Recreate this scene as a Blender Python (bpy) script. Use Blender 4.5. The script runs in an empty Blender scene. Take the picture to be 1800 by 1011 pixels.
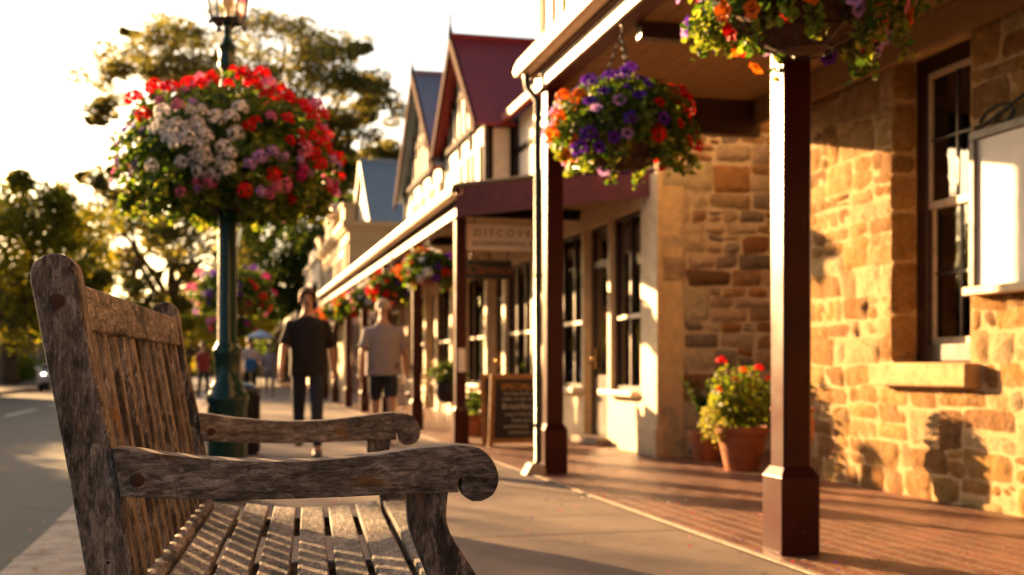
import bpy, math, random
import numpy as np
from mathutils import Vector, Matrix, noise

R = math.radians
sc = bpy.context.scene
COL = sc.collection
H = 0.92                      # camera height
TH = math.atan(0.25)          # camera yaw against the street axis (+Y)
F = 2000.0
RIGHT = Vector((math.cos(TH), -math.sin(TH), 0)); FWD = Vector((math.sin(TH), math.cos(TH), 0)); UP = Vector((0, 0, 1))
CAM = Vector((0, 0, H))
def ray(px, py): return RIGHT*((px-900)/F) + FWD + UP*((645-py)/F)
def at(px, py, d): return CAM + ray(px, py)*d      # surveyed point: picture direction and distance

# ------------------------------------------------------------------ objects
def tag(o, label=None, cat=None, group=None, kind=None):
    if label: o['label'] = label
    if cat: o['category'] = cat
    if group: o['group'] = group
    if kind: o['kind'] = kind
    return o
def empty(name, loc=(0, 0, 0), rz=0.0, label=None, cat=None, group=None):
    o = bpy.data.objects.new(name, None); COL.objects.link(o)
    o.location = loc; o.rotation_euler = (0, 0, rz); o.empty_display_size = 0.2
    return tag(o, label, cat, group)
def copy_tree(o, parent=None):
    c = o.copy(); COL.objects.link(c)
    if parent is not None: c.parent = parent
    for ch in list(KIDS.get(o.name, [])):
        cc = copy_tree(ch, c)
    return c
KIDS = {}
def link(o, parent):
    COL.objects.link(o)
    if parent is not None:
        o.parent = parent; KIDS.setdefault(parent.name, []).append(o)
    return o

class MB:
    def __init__(s): s.v = []; s.f = []; s.c = []
    def add(s, vs, fs, col=None):
        n = len(s.v); s.v += [tuple(p) for p in vs]; s.f += [tuple(i+n for i in f) for f in fs]
        s.c += [col or (1, 1, 1)]*len(fs); return s
    def box(s, x0, x1, y0, y1, z0, z1, col=None):
        vs = [(x0,y0,z0),(x1,y0,z0),(x1,y1,z0),(x0,y1,z0),(x0,y0,z1),(x1,y0,z1),(x1,y1,z1),(x0,y1,z1)]
        return s.add(vs, [(3,2,1,0),(4,5,6,7),(0,1,5,4),(1,2,6,5),(2,3,7,6),(3,0,4,7)], col)
    def obox(s, c, ax, ay, az, col=None):         # oriented box: centre and three half vectors
        c, ax, ay, az = map(Vector, (c, ax, ay, az)); vs = []
        for k in (-1, 1):
            for (i, j) in ((-1,-1),(1,-1),(1,1),(-1,1)): vs.append(c+ax*i+ay*j+az*k)
        return s.add(vs, [(3,2,1,0),(4,5,6,7),(0,1,5,4),(1,2,6,5),(2,3,7,6),(3,0,4,7)], col)
    def bar(s, a, b, w, h, up=(0,0,1), col=None): # rectangular bar between two points
        a, b, up = Vector(a), Vector(b), Vector(up); d = (b-a); L = d.length; d.normalize()
        if abs(d.dot(up)) > .98: up = Vector((1,0,0))
        sx = d.cross(up).normalized(); sz = sx.cross(d).normalized()
        return s.obox((a+b)/2, d*(L/2), sx*(w/2), sz*(h/2), col)
    def tube(s, pts, r, n=8, cap=True, col=None):
        pts = [Vector(p) for p in pts]; m = len(pts)
        rs = r if isinstance(r, (list, tuple)) else [r]*m
        vs = []; ref = None
        for i, p in enumerate(pts):
            t = (pts[min(i+1, m-1)]-pts[max(i-1, 0)]).normalized()
            if ref is None:
                ref = t.cross(Vector((0,0,1)));
                if ref.length < .1: ref = t.cross(Vector((1,0,0)))
            ref = (ref - t*ref.dot(t)).normalized(); b = t.cross(ref)
            for k in range(n):
                a = 2*math.pi*k/n; vs.append(p+(ref*math.cos(a)+b*math.sin(a))*rs[i])
        fs = [(i*n+k, i*n+(k+1)%n, (i+1)*n+(k+1)%n, (i+1)*n+k) for i in range(m-1) for k in range(n)]
        if cap: fs += [tuple(range(n-1, -1, -1)), tuple((m-1)*n+k for k in range(n))]
        return s.add(vs, fs, col)
    def lathe(s, prof, c=(0,0,0), n=24, col=None, sx=1, sy=1):
        vs = []; m = len(prof)
        for (r, z) in prof:
            for k in range(n):
                a = 2*math.pi*k/n; vs.append((c[0]+r*sx*math.cos(a), c[1]+r*sy*math.sin(a), c[2]+z))
        fs = [(i*n+k, i*n+(k+1)%n, (i+1)*n+(k+1)%n, (i+1)*n+k) for i in range(m-1) for k in range(n)]
        fs += [tuple(range(n-1, -1, -1)), tuple((m-1)*n+k for k in range(n))]
        return s.add(vs, fs, col)
    def prism(s, pts, f, a, b, col=None):         # f(u, w, t) -> xyz ; polygon (u, w) swept t = a..b
        n = len(pts)
        vs = [f(u, w, a) for u, w in pts]+[f(u, w, b) for u, w in pts]
        fs = [tuple(range(n)), tuple(range(2*n-1, n-1, -1))]+[(i, i+n, (i+1) % n+n, (i+1) % n) for i in range(n)]
        return s.add(vs, fs, col)
    def sphere(s, c, r, n=12, col=None, sc_=(1,1,1)):
        m = n//2; prof = [(r*math.sin(math.pi*i/m), -r*math.cos(math.pi*i/m)) for i in range(m+1)]
        vs = []
        for (q, z) in prof:
            for k in range(n):
                a = 2*math.pi*k/n; vs.append((c[0]+q*sc_[0]*math.cos(a), c[1]+q*sc_[1]*math.sin(a), c[2]+z*sc_[2]))
        fs = [(i*n+k, i*n+(k+1)%n, (i+1)*n+(k+1)%n, (i+1)*n+k) for i in range(m) for k in range(n)]
        return s.add(vs, fs, col)
    def mesh(s, name, mat, smooth=False):
        me = bpy.data.meshes.new(name); me.from_pydata(s.v, [], s.f)
        if mat: me.materials.append(mat)
        at_ = me.attributes.new('Col', 'FLOAT_COLOR', 'FACE')
        arr = np.ones((len(s.f), 4), dtype=np.float32)
        if len(s.f): arr[:, :3] = np.array(s.c, dtype=np.float32)
        at_.data.foreach_set('color', arr.ravel())
        if smooth: me.shade_smooth()
        me.update(); return me
    def build(s, name, mat, parent=None, smooth=False, bevel=0, seg=2, fix=True):
        me = s.mesh(name, mat, smooth)
        if fix:
            import bmesh
            bm = bmesh.new(); bm.from_mesh(me); bmesh.ops.recalc_face_normals(bm, faces=bm.faces); bm.to_mesh(me); bm.free()
        o = bpy.data.objects.new(name, me); link(o, parent)
        if bevel:
            m = o.modifiers.new('bevel', 'BEVEL'); m.width = bevel; m.segments = seg; m.limit_method = 'ANGLE'; m.angle_limit = R(40)
            me.shade_smooth() if smooth else None
        if smooth:
            try:
                me.set_sharp_from_angle(angle=R(42))
            except Exception: pass
        return o

# ------------------------------------------------------------------ materials
class NT:
    def __init__(s, name):
        m = bpy.data.materials.new(name); m.use_nodes = True; s.m = m; s.t = m.node_tree; s.t.nodes.clear()
        s.out = s.n('ShaderNodeOutputMaterial')
    def n(s, ty, **kw):
        nd = s.t.nodes.new(ty)
        for k, v in kw.items():
            if k.startswith('_'): setattr(nd, k[1:], v)
            else: s.set(nd, k, v)
        return nd
    def set(s, nd, k, v):
        k = k.replace('__', ' '); sk = nd.inputs[int(k[1:])] if k[0] == 'i' and k[1:].isdigit() else nd.inputs[k]
        if isinstance(v, bpy.types.NodeSocket): s.t.links.new(v, sk)
        elif isinstance(v, bpy.types.Node): s.t.links.new(v.outputs[0], sk)
        else:
            if isinstance(v, tuple) and len(v) == 3 and sk.type == 'RGBA': v = (*v, 1)
            sk.default_value = v
    def surf(s, x): s.t.links.new(x.outputs[0], s.out.inputs[0]); return s.m
    def obj(s): return s.n('ShaderNodeTexCoord').outputs['Object']
    def map(s, vec, scale=(1,1,1), rot=(0,0,0), loc=(0,0,0)):
        return s.n('ShaderNodeMapping', Vector=vec, Scale=scale, Rotation=rot, Location=loc).outputs[0]
    def noise(s, vec, scale, det=4, rough=.55, dist=0):
        return s.n('ShaderNodeTexNoise', Vector=vec, Scale=scale, Detail=det, Roughness=rough, Distortion=dist).outputs[0]
    def ramp(s, fac, stops):
        nd = s.n('ShaderNodeValToRGB', i0=fac); e = nd.color_ramp.elements
        while len(e) < len(stops): e.new(.5)
        for k, (p, c) in enumerate(stops):
            e[k].position = p; e[k].color = (*c, 1) if isinstance(c, tuple) else (c, c, c, 1)
        return nd.outputs[0]
    def mix(s, fac, a, b, mode='MIX'):
        nd = s.n('ShaderNodeMix', _data_type='RGBA', _blend_type=mode)
        s.set(nd, 'i0', fac); s.set(nd, 'i6', a); s.set(nd, 'i7', b); return nd.outputs[2]
    def math(s, op, a, b=0.0):
        nd = s.n('ShaderNodeMath', _operation=op); s.set(nd, 'i0', a); s.set(nd, 'i1', b); return nd.outputs[0]
    def bump(s, h, strength=.3, dist=.01):
        return s.n('ShaderNodeBump', Height=h, Strength=strength, Distance=dist).outputs[0]
    def bsdf(s, col, rough=.6, normal=None, metal=0, spec=None, **kw):
        nd = s.n('ShaderNodeBsdfPrincipled'); s.set(nd, 'Base__Color', col); s.set(nd, 'Roughness', rough); s.set(nd, 'Metallic', metal)
        if normal is not None: s.set(nd, 'Normal', normal)
        if spec is not None: nd.inputs['Specular IOR Level'].default_value = spec
        return nd

def mat_paint(name, col, rough=.45, var=.12, bump=.12, scale=9, metal=0, dirt=(.5, .4, .3), spec=None):
    t = NT(name); v = t.obj(); n1 = t.noise(v, scale, 5, .6); n2 = t.noise(v, scale*14, 3, .6)
    c = t.mix(t.ramp(n1, [(.35, 0.0), (.75, 1.0)]), col, tuple(max(0, x*(1-var*2.2)) for x in col))
    c = t.mix(t.math('MULTIPLY', t.ramp(n2, [(.55, 0.0), (.8, 1.0)]), var*1.5), c, tuple(x*d for x, d in zip(col, dirt)))
    rr = t.math('ADD', t.math('MULTIPLY', n1, .25), rough-.12)
    return t.surf(t.bsdf(c, rr, t.bump(n2, bump, .004), metal, spec))

def mat_wood(name, axis, warm=0.0):
    t = NT(name); v = t.obj()
    a, b = 1.0, 0.13
    s = {'x': (b, a, a), 'y': (a, b, a), 'z': (a, a, b)}[axis]
    g = t.map(v, s); soft = t.map(v, tuple(x**.55 for x in s))
    n1 = t.noise(soft, 62, 9, .78, .3); n2 = t.noise(g, 230, 5, .7); n3 = t.noise(t.map(soft, loc=(3, 7, 1)), 58, 9, .8, .6)
    n4 = t.noise(t.map(soft, loc=(9, 2, 5)), 15, 9, .75, .5); n5 = t.noise(g, 70, 4, .6)
    c = t.ramp(n1, [(.32, (.026, .020, .017)), (.44, (.125, .098, .078)), (.56, (.28, .225, .18)), (.70, (.48, .40, .33))])
    big = t.noise(t.map(soft, loc=(2, 2, 6)), 7, 5, .6, .3)
    c = t.mix(.8, c, t.ramp(big, [(.32, .45), (.48, 1.1), (.64, 1.6)]), 'MULTIPLY')
    c = t.mix(t.math('MULTIPLY', t.ramp(n3, [(.52, 0.0), (.56, 1.0)]), t.ramp(big, [(.38, .15), (.6, 1.0)])), c, (.66, .56, .46))                   # bare silvered grain
    c = t.mix(t.ramp(n4, [(.58, 0.0), (.63, .85)]), c, (.34, .16, .045))                    # ochre remnants
    c = t.mix(t.ramp(t.noise(t.map(soft, loc=(1, 4, 8)), 9, 7, .7), [(.535, 0.0), (.575, .85)]), c, (.022, .016, .012))  # black mould
    c = t.mix(warm, c, (.36, .16, .045))
    c = t.mix(.75, c, t.ramp(n2, [(.30, .12), (.62, 1.05)]), 'MULTIPLY')
    c = t.mix(.35, c, t.ramp(n5, [(.35, .35), (.55, 1.0)]), 'MULTIPLY')
    h = t.math('ADD', t.math('MULTIPLY', n2, .6), t.math('ADD', n5, t.math('MULTIPLY', n3, .5)))
    return t.surf(t.bsdf(c, t.ramp(n3, [(.3, .62), (.7, .85)]), t.bump(h, 1.0, .005), spec=.4))

def mat_leaf(name, trans=.5, rough=.5):
    t = NT(name); a = t.n('ShaderNodeAttribute', _attribute_name='Col').outputs['Color']
    d = t.bsdf(a, rough, spec=.3)
    tr = t.n('ShaderNodeBsdfTranslucent', Color=t.mix(1.0, a, (1.9, 1.75, .8), 'MULTIPLY'))
    mx = t.n('ShaderNodeMixShader', i0=trans, i1=d, i2=tr); return t.surf(mx)
def mat_petal(name, trans=.4):
    t = NT(name); a = t.n('ShaderNodeAttribute', _attribute_name='Col').outputs['Color']
    d = t.bsdf(a, .6, spec=.2); tr = t.n('ShaderNodeBsdfTranslucent', Color=a)
    return t.surf(t.n('ShaderNodeMixShader', i0=trans, i1=d, i2=tr))
def mat_attr(name, rough=.8, bump=.5, fine=45, dist=.012, var=.35, mottled=True):
    t = NT(name); v = t.obj(); a = t.n('ShaderNodeAttribute', _attribute_name='Col').outputs['Color']
    n1 = t.noise(v, 6, 6, .65); n2 = t.noise(v, fine, 6, .7); n3 = t.noise(v, 17, 6, .68, .8); n4 = t.noise(v, 11, 8, .75)
    c = t.mix(var, a, t.ramp(n2, [(.3, .25), (.7, 1.25)]), 'MULTIPLY')
    c = t.mix(t.ramp(n1, [(.5, 0.0), (.72, .55)]), c, (.62, .45, .26)) if mottled else c
    c = t.mix(t.ramp(n3, [(.56, 0.0), (.64, .7)]), c, (.22, .105, .035)) if mottled else c
    c = t.mix(.55, c, t.ramp(n4, [(.32, .35), (.62, 1.15)]), 'MULTIPLY')
    return t.surf(t.bsdf(c, rough, t.bump(t.math('ADD', t.math('MULTIPLY', n2, .5), t.math('ADD', n3, t.math('MULTIPLY', n4, 1.6))), bump, dist), spec=.2))
def mat_glass(name, tint=(.9, .93, .92)):
    t = NT(name); fr = t.n('ShaderNodeFresnel', IOR=1.5)
    wob = t.bump(t.noise(t.obj(), 3, 2), .08, .02)
    g = t.n('ShaderNodeBsdfGlossy', Color=(1, 1, 1), Roughness=.03, Normal=wob); tr = t.n('ShaderNodeBsdfTransparent', Color=tint)
    f = t.math('ADD', t.math('MULTIPLY', fr.outputs[0], 1.1), .03)
    return t.surf(t.n('ShaderNodeMixShader', i0=f, i1=tr, i2=g))
def mat_emit(name, col, st):
    t = NT(name); return t.surf(t.n('ShaderNodeEmission', Color=col, Strength=st))
def mat_roof(name, col, axis='y', pitch=.076, rough=.45):
    t = NT(name); v = t.obj()
    w = t.n('ShaderNodeTexWave', Vector=v, Scale=1/pitch/ (2*math.pi)*2, _wave_type='BANDS', _bands_direction=axis.upper(), _wave_profile='SIN').outputs[0]
    n = t.noise(v, 2.2, 5, .6); c = t.mix(t.ramp(n, [(.35, 0.0), (.75, .6)]), col, tuple(x*.72 for x in col))
    return t.surf(t.bsdf(c, rough, t.bump(w, .8, .02)))

WX, WY, WZ = mat_wood('weathered_wood_x', 'x'), mat_wood('weathered_wood_y', 'y'), mat_wood('weathered_wood_z', 'z')
WZW = mat_wood('weathered_wood_slats', 'z', .05)
def mat_post(name, col):
    t = NT(name); v = t.obj(); a_ = t.noise(v, 5, 6, .65); ch = t.noise(t.map(v, (1, 1, .5)), 38, 6, .75); st = t.noise(t.map(v, (1, 1, .08)), 26, 4, .6)
    c = t.mix(t.ramp(a_, [(.35, 0.0), (.7, .8)]), col, tuple(x*.55 for x in col))
    c = t.mix(t.ramp(st, [(.55, 0.0), (.75, .35)]), c, (.085, .035, .028))
    cm = t.ramp(ch, [(.685, 0.0), (.70, .9)]); c = t.mix(cm, c, (.22, .16, .12))
    return t.surf(t.bsdf(c, t.math('ADD', t.math('MULTIPLY', a_, .25), .2), t.bump(t.math('SUBTRACT', t.math('MULTIPLY', st, .4), cm), .35, .004), spec=.22))
MAROON = mat_post('maroon_paint', (.055, .006, .005))
MAROON2 = mat_paint('maroon_board', (.13, .022, .020), .45, .2)
DARKM = mat_paint('dark_brown_paint', (.030, .012, .010), .35)
CREAM = mat_paint('cream_paint', (.70, .54, .33), .5, .15)
CREAMW = mat_paint('white_render', (.78, .70, .58), .6, .1)
GUTTER = mat_paint('gutter_cream', (.68, .52, .36), .4, .12)
CEIL = mat_paint('ceiling_board', (.30, .18, .07), .6, .1)
TIMBER = mat_paint('dark_timber', (.014, .007, .005), .8, spec=.1); BARGE = mat_paint('barge_maroon', (.045, .008, .007), .85, spec=.05)
GREEN = mat_paint('green_enamel', (.006, .045, .033), .22, .2, .08)
DGREEN = mat_paint('green_downpipe', (.02, .04, .03), .35)
BLACK = mat_paint('black_iron', (.012, .011, .010), .4)
RUST = mat_paint('rusty_bolt', (.11, .045, .02), .75, .3, .6, 60)
COIR = mat_paint('coir_liner', (.10, .045, .018), .95, .35, 1.0, 30)
RED_POT = mat_paint('red_plastic', (.20, .02, .015), .4)
TERRA = mat_paint('terracotta', (.42, .14, .05), .8, .25, .3, 8)
ROOF_RED = mat_roof('roof_red', (.34, .035, .030)); ROOF_BLUE = mat_roof('roof_bluegrey', (.30, .38, .43), 'y')
ROOF_TIN = mat_roof('roof_tin', (.35, .33, .30), 'y')
GLASS = mat_glass('window_glass'); LGLASS = mat_glass('lantern_glass', (.97, .93, .85))
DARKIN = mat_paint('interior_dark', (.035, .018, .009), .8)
LEAF = mat_leaf('leaf'); TLEAF = mat_leaf('tree_leaf', .55, .6); PETAL = mat_petal('petal')
STONE = mat_attr('golden_stone', .88, 1.0, 40, .035)
STONE2 = mat_attr('rubble_stone', .88, 1.0, 50, .03, .45, False)
BARK = mat_paint('bark', (.13, .085, .055), .9, .3, .8, 4)
WHITE = mat_paint('white_board', (.86, .82, .76), .5, .04)
SKIN = mat_paint('skin', (.46, .25, .16), .55, .08, .05)
BULB = mat_emit('warm_bulb', (1, .55, .2), 9)
# ------------------------------------------------------------------ camera, light, sky
cam = bpy.data.cameras.new('camera'); co = bpy.data.objects.new('camera', cam); COL.objects.link(co); sc.camera = co
co.location = CAM; co.rotation_euler = (R(90), 0, -TH)
cam.sensor_width = 36; cam.lens = 40; cam.shift_y = 139.5/1800; cam.clip_start = .05; cam.clip_end = 2000
cam.dof.use_dof = True; cam.dof.focus_distance = 2.2; cam.dof.aperture_fstop = 3.9
SUN_AZ, SUN_EL = 27.0, 12.2             # degrees left of the street axis, above the horizon
sd = Vector((-math.sin(R(SUN_AZ))*math.cos(R(SUN_EL)), math.cos(R(SUN_AZ))*math.cos(R(SUN_EL)), math.sin(R(SUN_EL))))
sl = bpy.data.lights.new('sun', 'SUN'); so = bpy.data.objects.new('sun', sl); COL.objects.link(so)
sl.energy = 5.0; sl.angle = R(.6); sl.color = (1, .58, .25); so.rotation_euler = sd.to_track_quat('Z', 'Y').to_euler(); so.location = (-8, 20, 9)
w = bpy.data.worlds.new('World'); sc.world = w; w.use_nodes = True
nt = w.node_tree; bg = nt.nodes['Background']; sky = nt.nodes.new('ShaderNodeTexSky'); sky.sky_type = 'NISHITA'
sky.sun_disc = False; sky.sun_elevation = R(SUN_EL); sky.sun_rotation = R(-SUN_AZ); sky.dust_density = 3.0; sky.air_density = 1.0; sky.ozone_density = .6
mx = nt.nodes.new('ShaderNodeMix'); mx.data_type = 'RGBA'; mx.blend_type = 'MULTIPLY'; mx.inputs[0].default_value = 1
nt.links.new(sky.outputs[0], mx.inputs[6]); mx.inputs[7].default_value = (1.0, .97, .95, 1)
tcw = nt.nodes.new('ShaderNodeTexCoord'); vd_ = nt.nodes.new('ShaderNodeVectorMath'); vd_.operation = 'DOT_PRODUCT'
nt.links.new(tcw.outputs['Generated'], vd_.inputs[0]); vd_.inputs[1].default_value = (-math.sin(R(SUN_AZ)), math.cos(R(SUN_AZ)), .1)
cr_ = nt.nodes.new('ShaderNodeValToRGB'); mr_ = nt.nodes.new('ShaderNodeMapRange'); mr_.inputs[1].default_value = -1; mr_.inputs[2].default_value = 1
nt.links.new(vd_.outputs['Value'], mr_.inputs[0]); nt.links.new(mr_.outputs[0], cr_.inputs[0])
e_ = cr_.color_ramp.elements; e_[0].position = .1; e_[0].color = (.26, .27, .29, 1); e_[1].position = .88; e_[1].color = (1.15, 1.15, 1.15, 1)
mx2 = nt.nodes.new('ShaderNodeMix'); mx2.data_type = 'RGBA'; mx2.blend_type = 'MULTIPLY'; mx2.inputs[0].default_value = 1
nt.links.new(mx.outputs[2], mx2.inputs[6]); nt.links.new(cr_.outputs[0], mx2.inputs[7])
nt.links.new(mx2.outputs[2], bg.inputs[0]); bg.inputs[1].default_value = .05
sc.view_settings.view_transform = 'Standard'; sc.view_settings.look = 'None'; sc.view_settings.gamma = 1; sc.view_settings.exposure = 2.4
sc.render.engine = 'CYCLES'; sc.cycles.use_denoising = True; sc.cycles.max_bounces = 7; sc.cycles.diffuse_bounces = 2; sc.cycles.glossy_bounces = 3
sc.cycles.transparent_max_bounces = 10; sc.cycles.transmission_bounces = 4; sc.cycles.sample_clamp_indirect = 6

# ------------------------------------------------------------------ ground
def sheet(name, x0, x1, y0, y1, z, mat, nx=1, ny=1):
    m = MB(); 
    for i in range(nx):
        for j in range(ny):
            a, b = x0+(x1-x0)*i/nx, x0+(x1-x0)*(i+1)/nx; c, d = y0+(y1-y0)*j/ny, y0+(y1-y0)*(j+1)/ny
            m.add([(a,c,z),(b,c,z),(b,d,z),(a,d,z)], [(0,1,2,3)])
    return tag(m.build(name, mat), kind='structure')
t = NT('earth'); v = t.obj()
earth = t.surf(t.bsdf(t.ramp(t.noise(v, 1.2, 6), [(.35, (.05, .05, .02)), (.6, (.12, .09, .05))]), .95))
sheet('ground', -400, 400, -60, 700, -.16, earth)
t = NT('asphalt'); v = t.obj()
c = t.ramp(t.noise(v, .9, 6, .6), [(.3, (.030, .030, .031)), (.7, (.052, .051, .051))])
c = t.mix(.55, c, t.ramp(t.noise(v, 160, 3, .7), [(.3, .35), (.7, 1.5)]), 'MULTIPLY')
vr_ = t.n('ShaderNodeTexVoronoi', Vector=t.map(t.mix(.12, v, t.n('ShaderNodeTexNoise', Vector=v, Scale=2.5, Detail=5.0).outputs[1])), Scale=.42, _feature='DISTANCE_TO_EDGE').outputs[0]
c = t.mix(t.ramp(vr_, [(.006, .85), (.012, 0.0)]), c, (.012, .012, .012))
c = t.mix(t.ramp(t.noise(v, .35, 3), [(.55, 0.0), (.57, .45)]), c, (.025, .025, .026))
asph = t.surf(t.bsdf(c, .75, t.bump(t.noise(v, 130, 3, .7), .7, .008), spec=.4))
sheet('road', -8.2, -1.0, -30, 230, -.12, asph)
t = NT('concrete'); v = t.obj()
c = t.ramp(t.noise(v, 1.7, 7, .65), [(.3, (.18, .135, .105)), (.7, (.27, .21, .165))])
c = t.mix(.45, c, t.ramp(t.noise(v, 210, 3, .7), [(.3, .45), (.75, 1.3)]), 'MULTIPLY')
c = t.mix(t.ramp(t.noise(v, 5, 6, .7), [(.58, 0.0), (.66, .55)]), c, (.10, .078, .06))
c = t.mix(t.ramp(t.noise(v, 34, 3, .5), [(.70, 0.0), (.73, .8)]), c, (.04, .032, .028))
vr_ = t.n('ShaderNodeTexVoronoi', Vector=t.map(t.mix(.15, v, t.n('ShaderNodeTexNoise', Vector=v, Scale=2.0, Detail=6.0).outputs[1])), Scale=.30, _feature='DISTANCE_TO_EDGE').outputs[0]
c = t.mix(t.ramp(vr_, [(.002, .8), (.005, 0.0)]), c, (.05, .04, .03))
conc = t.surf(t.bsdf(c, .8, t.bump(t.noise(v, 150, 4, .7), .5, .006), spec=.3))
m = MB(); y = -6
while y < 66:
    m.box(-.60, 2.49, y+.004, y+2.392, -.13, 0); y += 2.4
tag(m.build('pavement', conc, bevel=.006), kind='structure')
m = MB(); y = -5.3; random.seed(4)
while y < 120:
    L = 1.25; dx = random.uniform(-.008, .008)
    m.box(-1.0+dx, -.606, y+.006, y+L-.006, -.15, .004+random.uniform(-.003, .003)); y += L
KERB = mat_paint('kerb_stone', (.40, .35, .30), .8, .25, .6, 6)
tag(m.build('kerb', KERB, bevel=.02, seg=3), kind='structure')
t = NT('brick_paver'); v = t.obj()
bt = t.n('ShaderNodeTexBrick', Vector=t.map(v, rot=(0, 0, R(90))), Color1=(.27, .115, .07), Color2=(.14, .055, .035), Mortar=(.24, .17, .12), Scale=1.0, Mortar__Size=.007, Mortar__Smooth=.3, Brick__Width=.23, Row__Height=.115)
c = t.mix(.6, bt.outputs[0], t.ramp(t.noise(v, 26, 5, .7), [(.3, .4), (.7, 1.35)]), 'MULTIPLY')
c = t.mix(t.ramp(t.noise(v, 3.1, 6, .7), [(.5, 0.0), (.64, .6)]), c, (.10, .05, .035))
hh = t.math('SUBTRACT', t.math('MULTIPLY', t.noise(v, 40, 4), .5), bt.outputs[1])
brick = t.surf(t.bsdf(c, .5, t.bump(hh, 1.0, .016), spec=.5))
sheet('brick_paving', 2.497, 13, -6, 64, .004, brick)
m = MB(); m.box(2.495, 2.53, -6, 64, .003, .012)
t = NT('edging'); v = t.obj(); n = t.noise(v, 60, 3)
tag(m.build('paving_edge', t.surf(t.bsdf(t.ramp(n, [(.4, (.20, .15, .11)), (.6, (.45, .35, .26))]), .7))), kind='structure')
LINE = mat_paint('road_line', (.62, .60, .55), .6, .3)
m = MB()
for k in range(28): m.box(-4.62, -4.50, -4+k*6, -4+k*6+4, -.119, -.116)
tag(m.build('road_marking', LINE), kind='structure')
sheet('far_verge', -60, -8.2, -30, 230, -.10, earth)
m = MB(); m.box(-8.45, -8.2, -30, 200, -.12, .01); tag(m.build('far_kerb', conc), kind='structure')
m = MB(); m.box(-11.3, -8.455, -30, 140, -.12, 0.006); tag(m.build('far_pavement', conc), kind='structure')
# fallen leaves along the kerb
m = MB(); random.seed(9)
for k in range(420):
    if k < 300: x = -1.0+random.gauss(-.05, .07); y = random.uniform(2.5, 30); z = -.112
    else: x = random.uniform(-.98, -.35); y = random.uniform(2.5, 14); z = .012
    if x > -1.0 and z < 0: x = -1.01-abs(x+1)*.5
    a = random.uniform(0, 6.28); s = random.uniform(.012, .03)
    ux, uy = math.cos(a)*s, math.sin(a)*s
    col = random.choice([(.35,.24,.05),(.28,.12,.03),(.22,.24,.05),(.16,.09,.04)])
    m.add([(x-ux,y-uy,z),(x+uy*.5,y-ux*.5,z+.006*random.random()),(x+ux,y+uy,z+.004),(x-uy*.5,y+ux*.5,z+.008)], [(0,1,2,3)], col)
tag(m.build('fallen_leaves', LEAF, fix=False), 'small dry leaves lying in the gutter along the kerb', 'leaves', kind='stuff')

# ------------------------------------------------------------------ bench
BA = R(4.0); LX = Vector((math.sin(BA), math.cos(BA), 0)); FX = Vector((math.cos(BA), -math.sin(BA), 0))
P0 = at(150, 645, 1.97); P0.z = 0
def un(px, py):                    # measured outline point on the bench's near side plane -> (front, up)
    r = ray(px, py); k = (P0-CAM).dot(LX)/r.dot(LX); P = CAM+r*k
    return ((P-P0).dot(FX), P.z)
bench = empty('park_bench', P0, -BA, 'weathered grey wooden park bench with curled armrests at the kerbside', 'bench')
BL = 1.56                          # bench length
def smooth(pts, n=4):              # catmull-rom through points (open)
    out = []
    for i in range(len(pts)-1):
        p0, p1, p2, p3 = pts[max(i-1,0)], pts[i], pts[i+1], pts[min(i+2, len(pts)-1)]
        for k in range(n):
            t_ = k/n
            out.append(tuple(.5*((2*b)+(-a+c_)*t_+(2*a-5*b+4*c_-d)*t_*t_+(-a+3*b-3*c_+d)*t_**3) for a, b, c_, d in zip(p0, p1, p2, p3)))
    return out+[pts[-1]]
XZ = lambda u, w, t_: (u, t_, w)
left = [un(150, 1011), un(120, 840), un(79, 629), un(63, 546), un(52, 492)]
top = smooth([un(52, 492), un(54, 470), un(68, 453), un(92, 445), (un(114, 449)), un(131, 465), un(140, 490)], 4)[1:-1]
right = [un(140, 492), un(146, 546), un(163, 638), un(199, 790), un(238, 1011)]
lb, rb = left[0], right[-1]
post_poly = [(lb[0]-.035, 0.0), (lb[0]-.01, .25)]+left+top+right+[(rb[0]-.0, .25), (rb[0]-.03, 0.0)]
arm_top = smooth([un(199, 787), un(233, 790), un(316, 801), un(400, 808), un(483, 810.5), un(567, 808), un(650, 800), un(733, 788), un(775, 783.5), un(817, 783), un(848, 791), un(868, 815), un(875, 843), un(864, 869), un(838, 881), un(816, 875), un(806, 862), un(801, 846)], 4)
arm_poly = arm_top+[un(806, 864.5), un(717, 867), un(600, 873), un(483, 877), un(350, 877), un(214, 873)]
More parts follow.
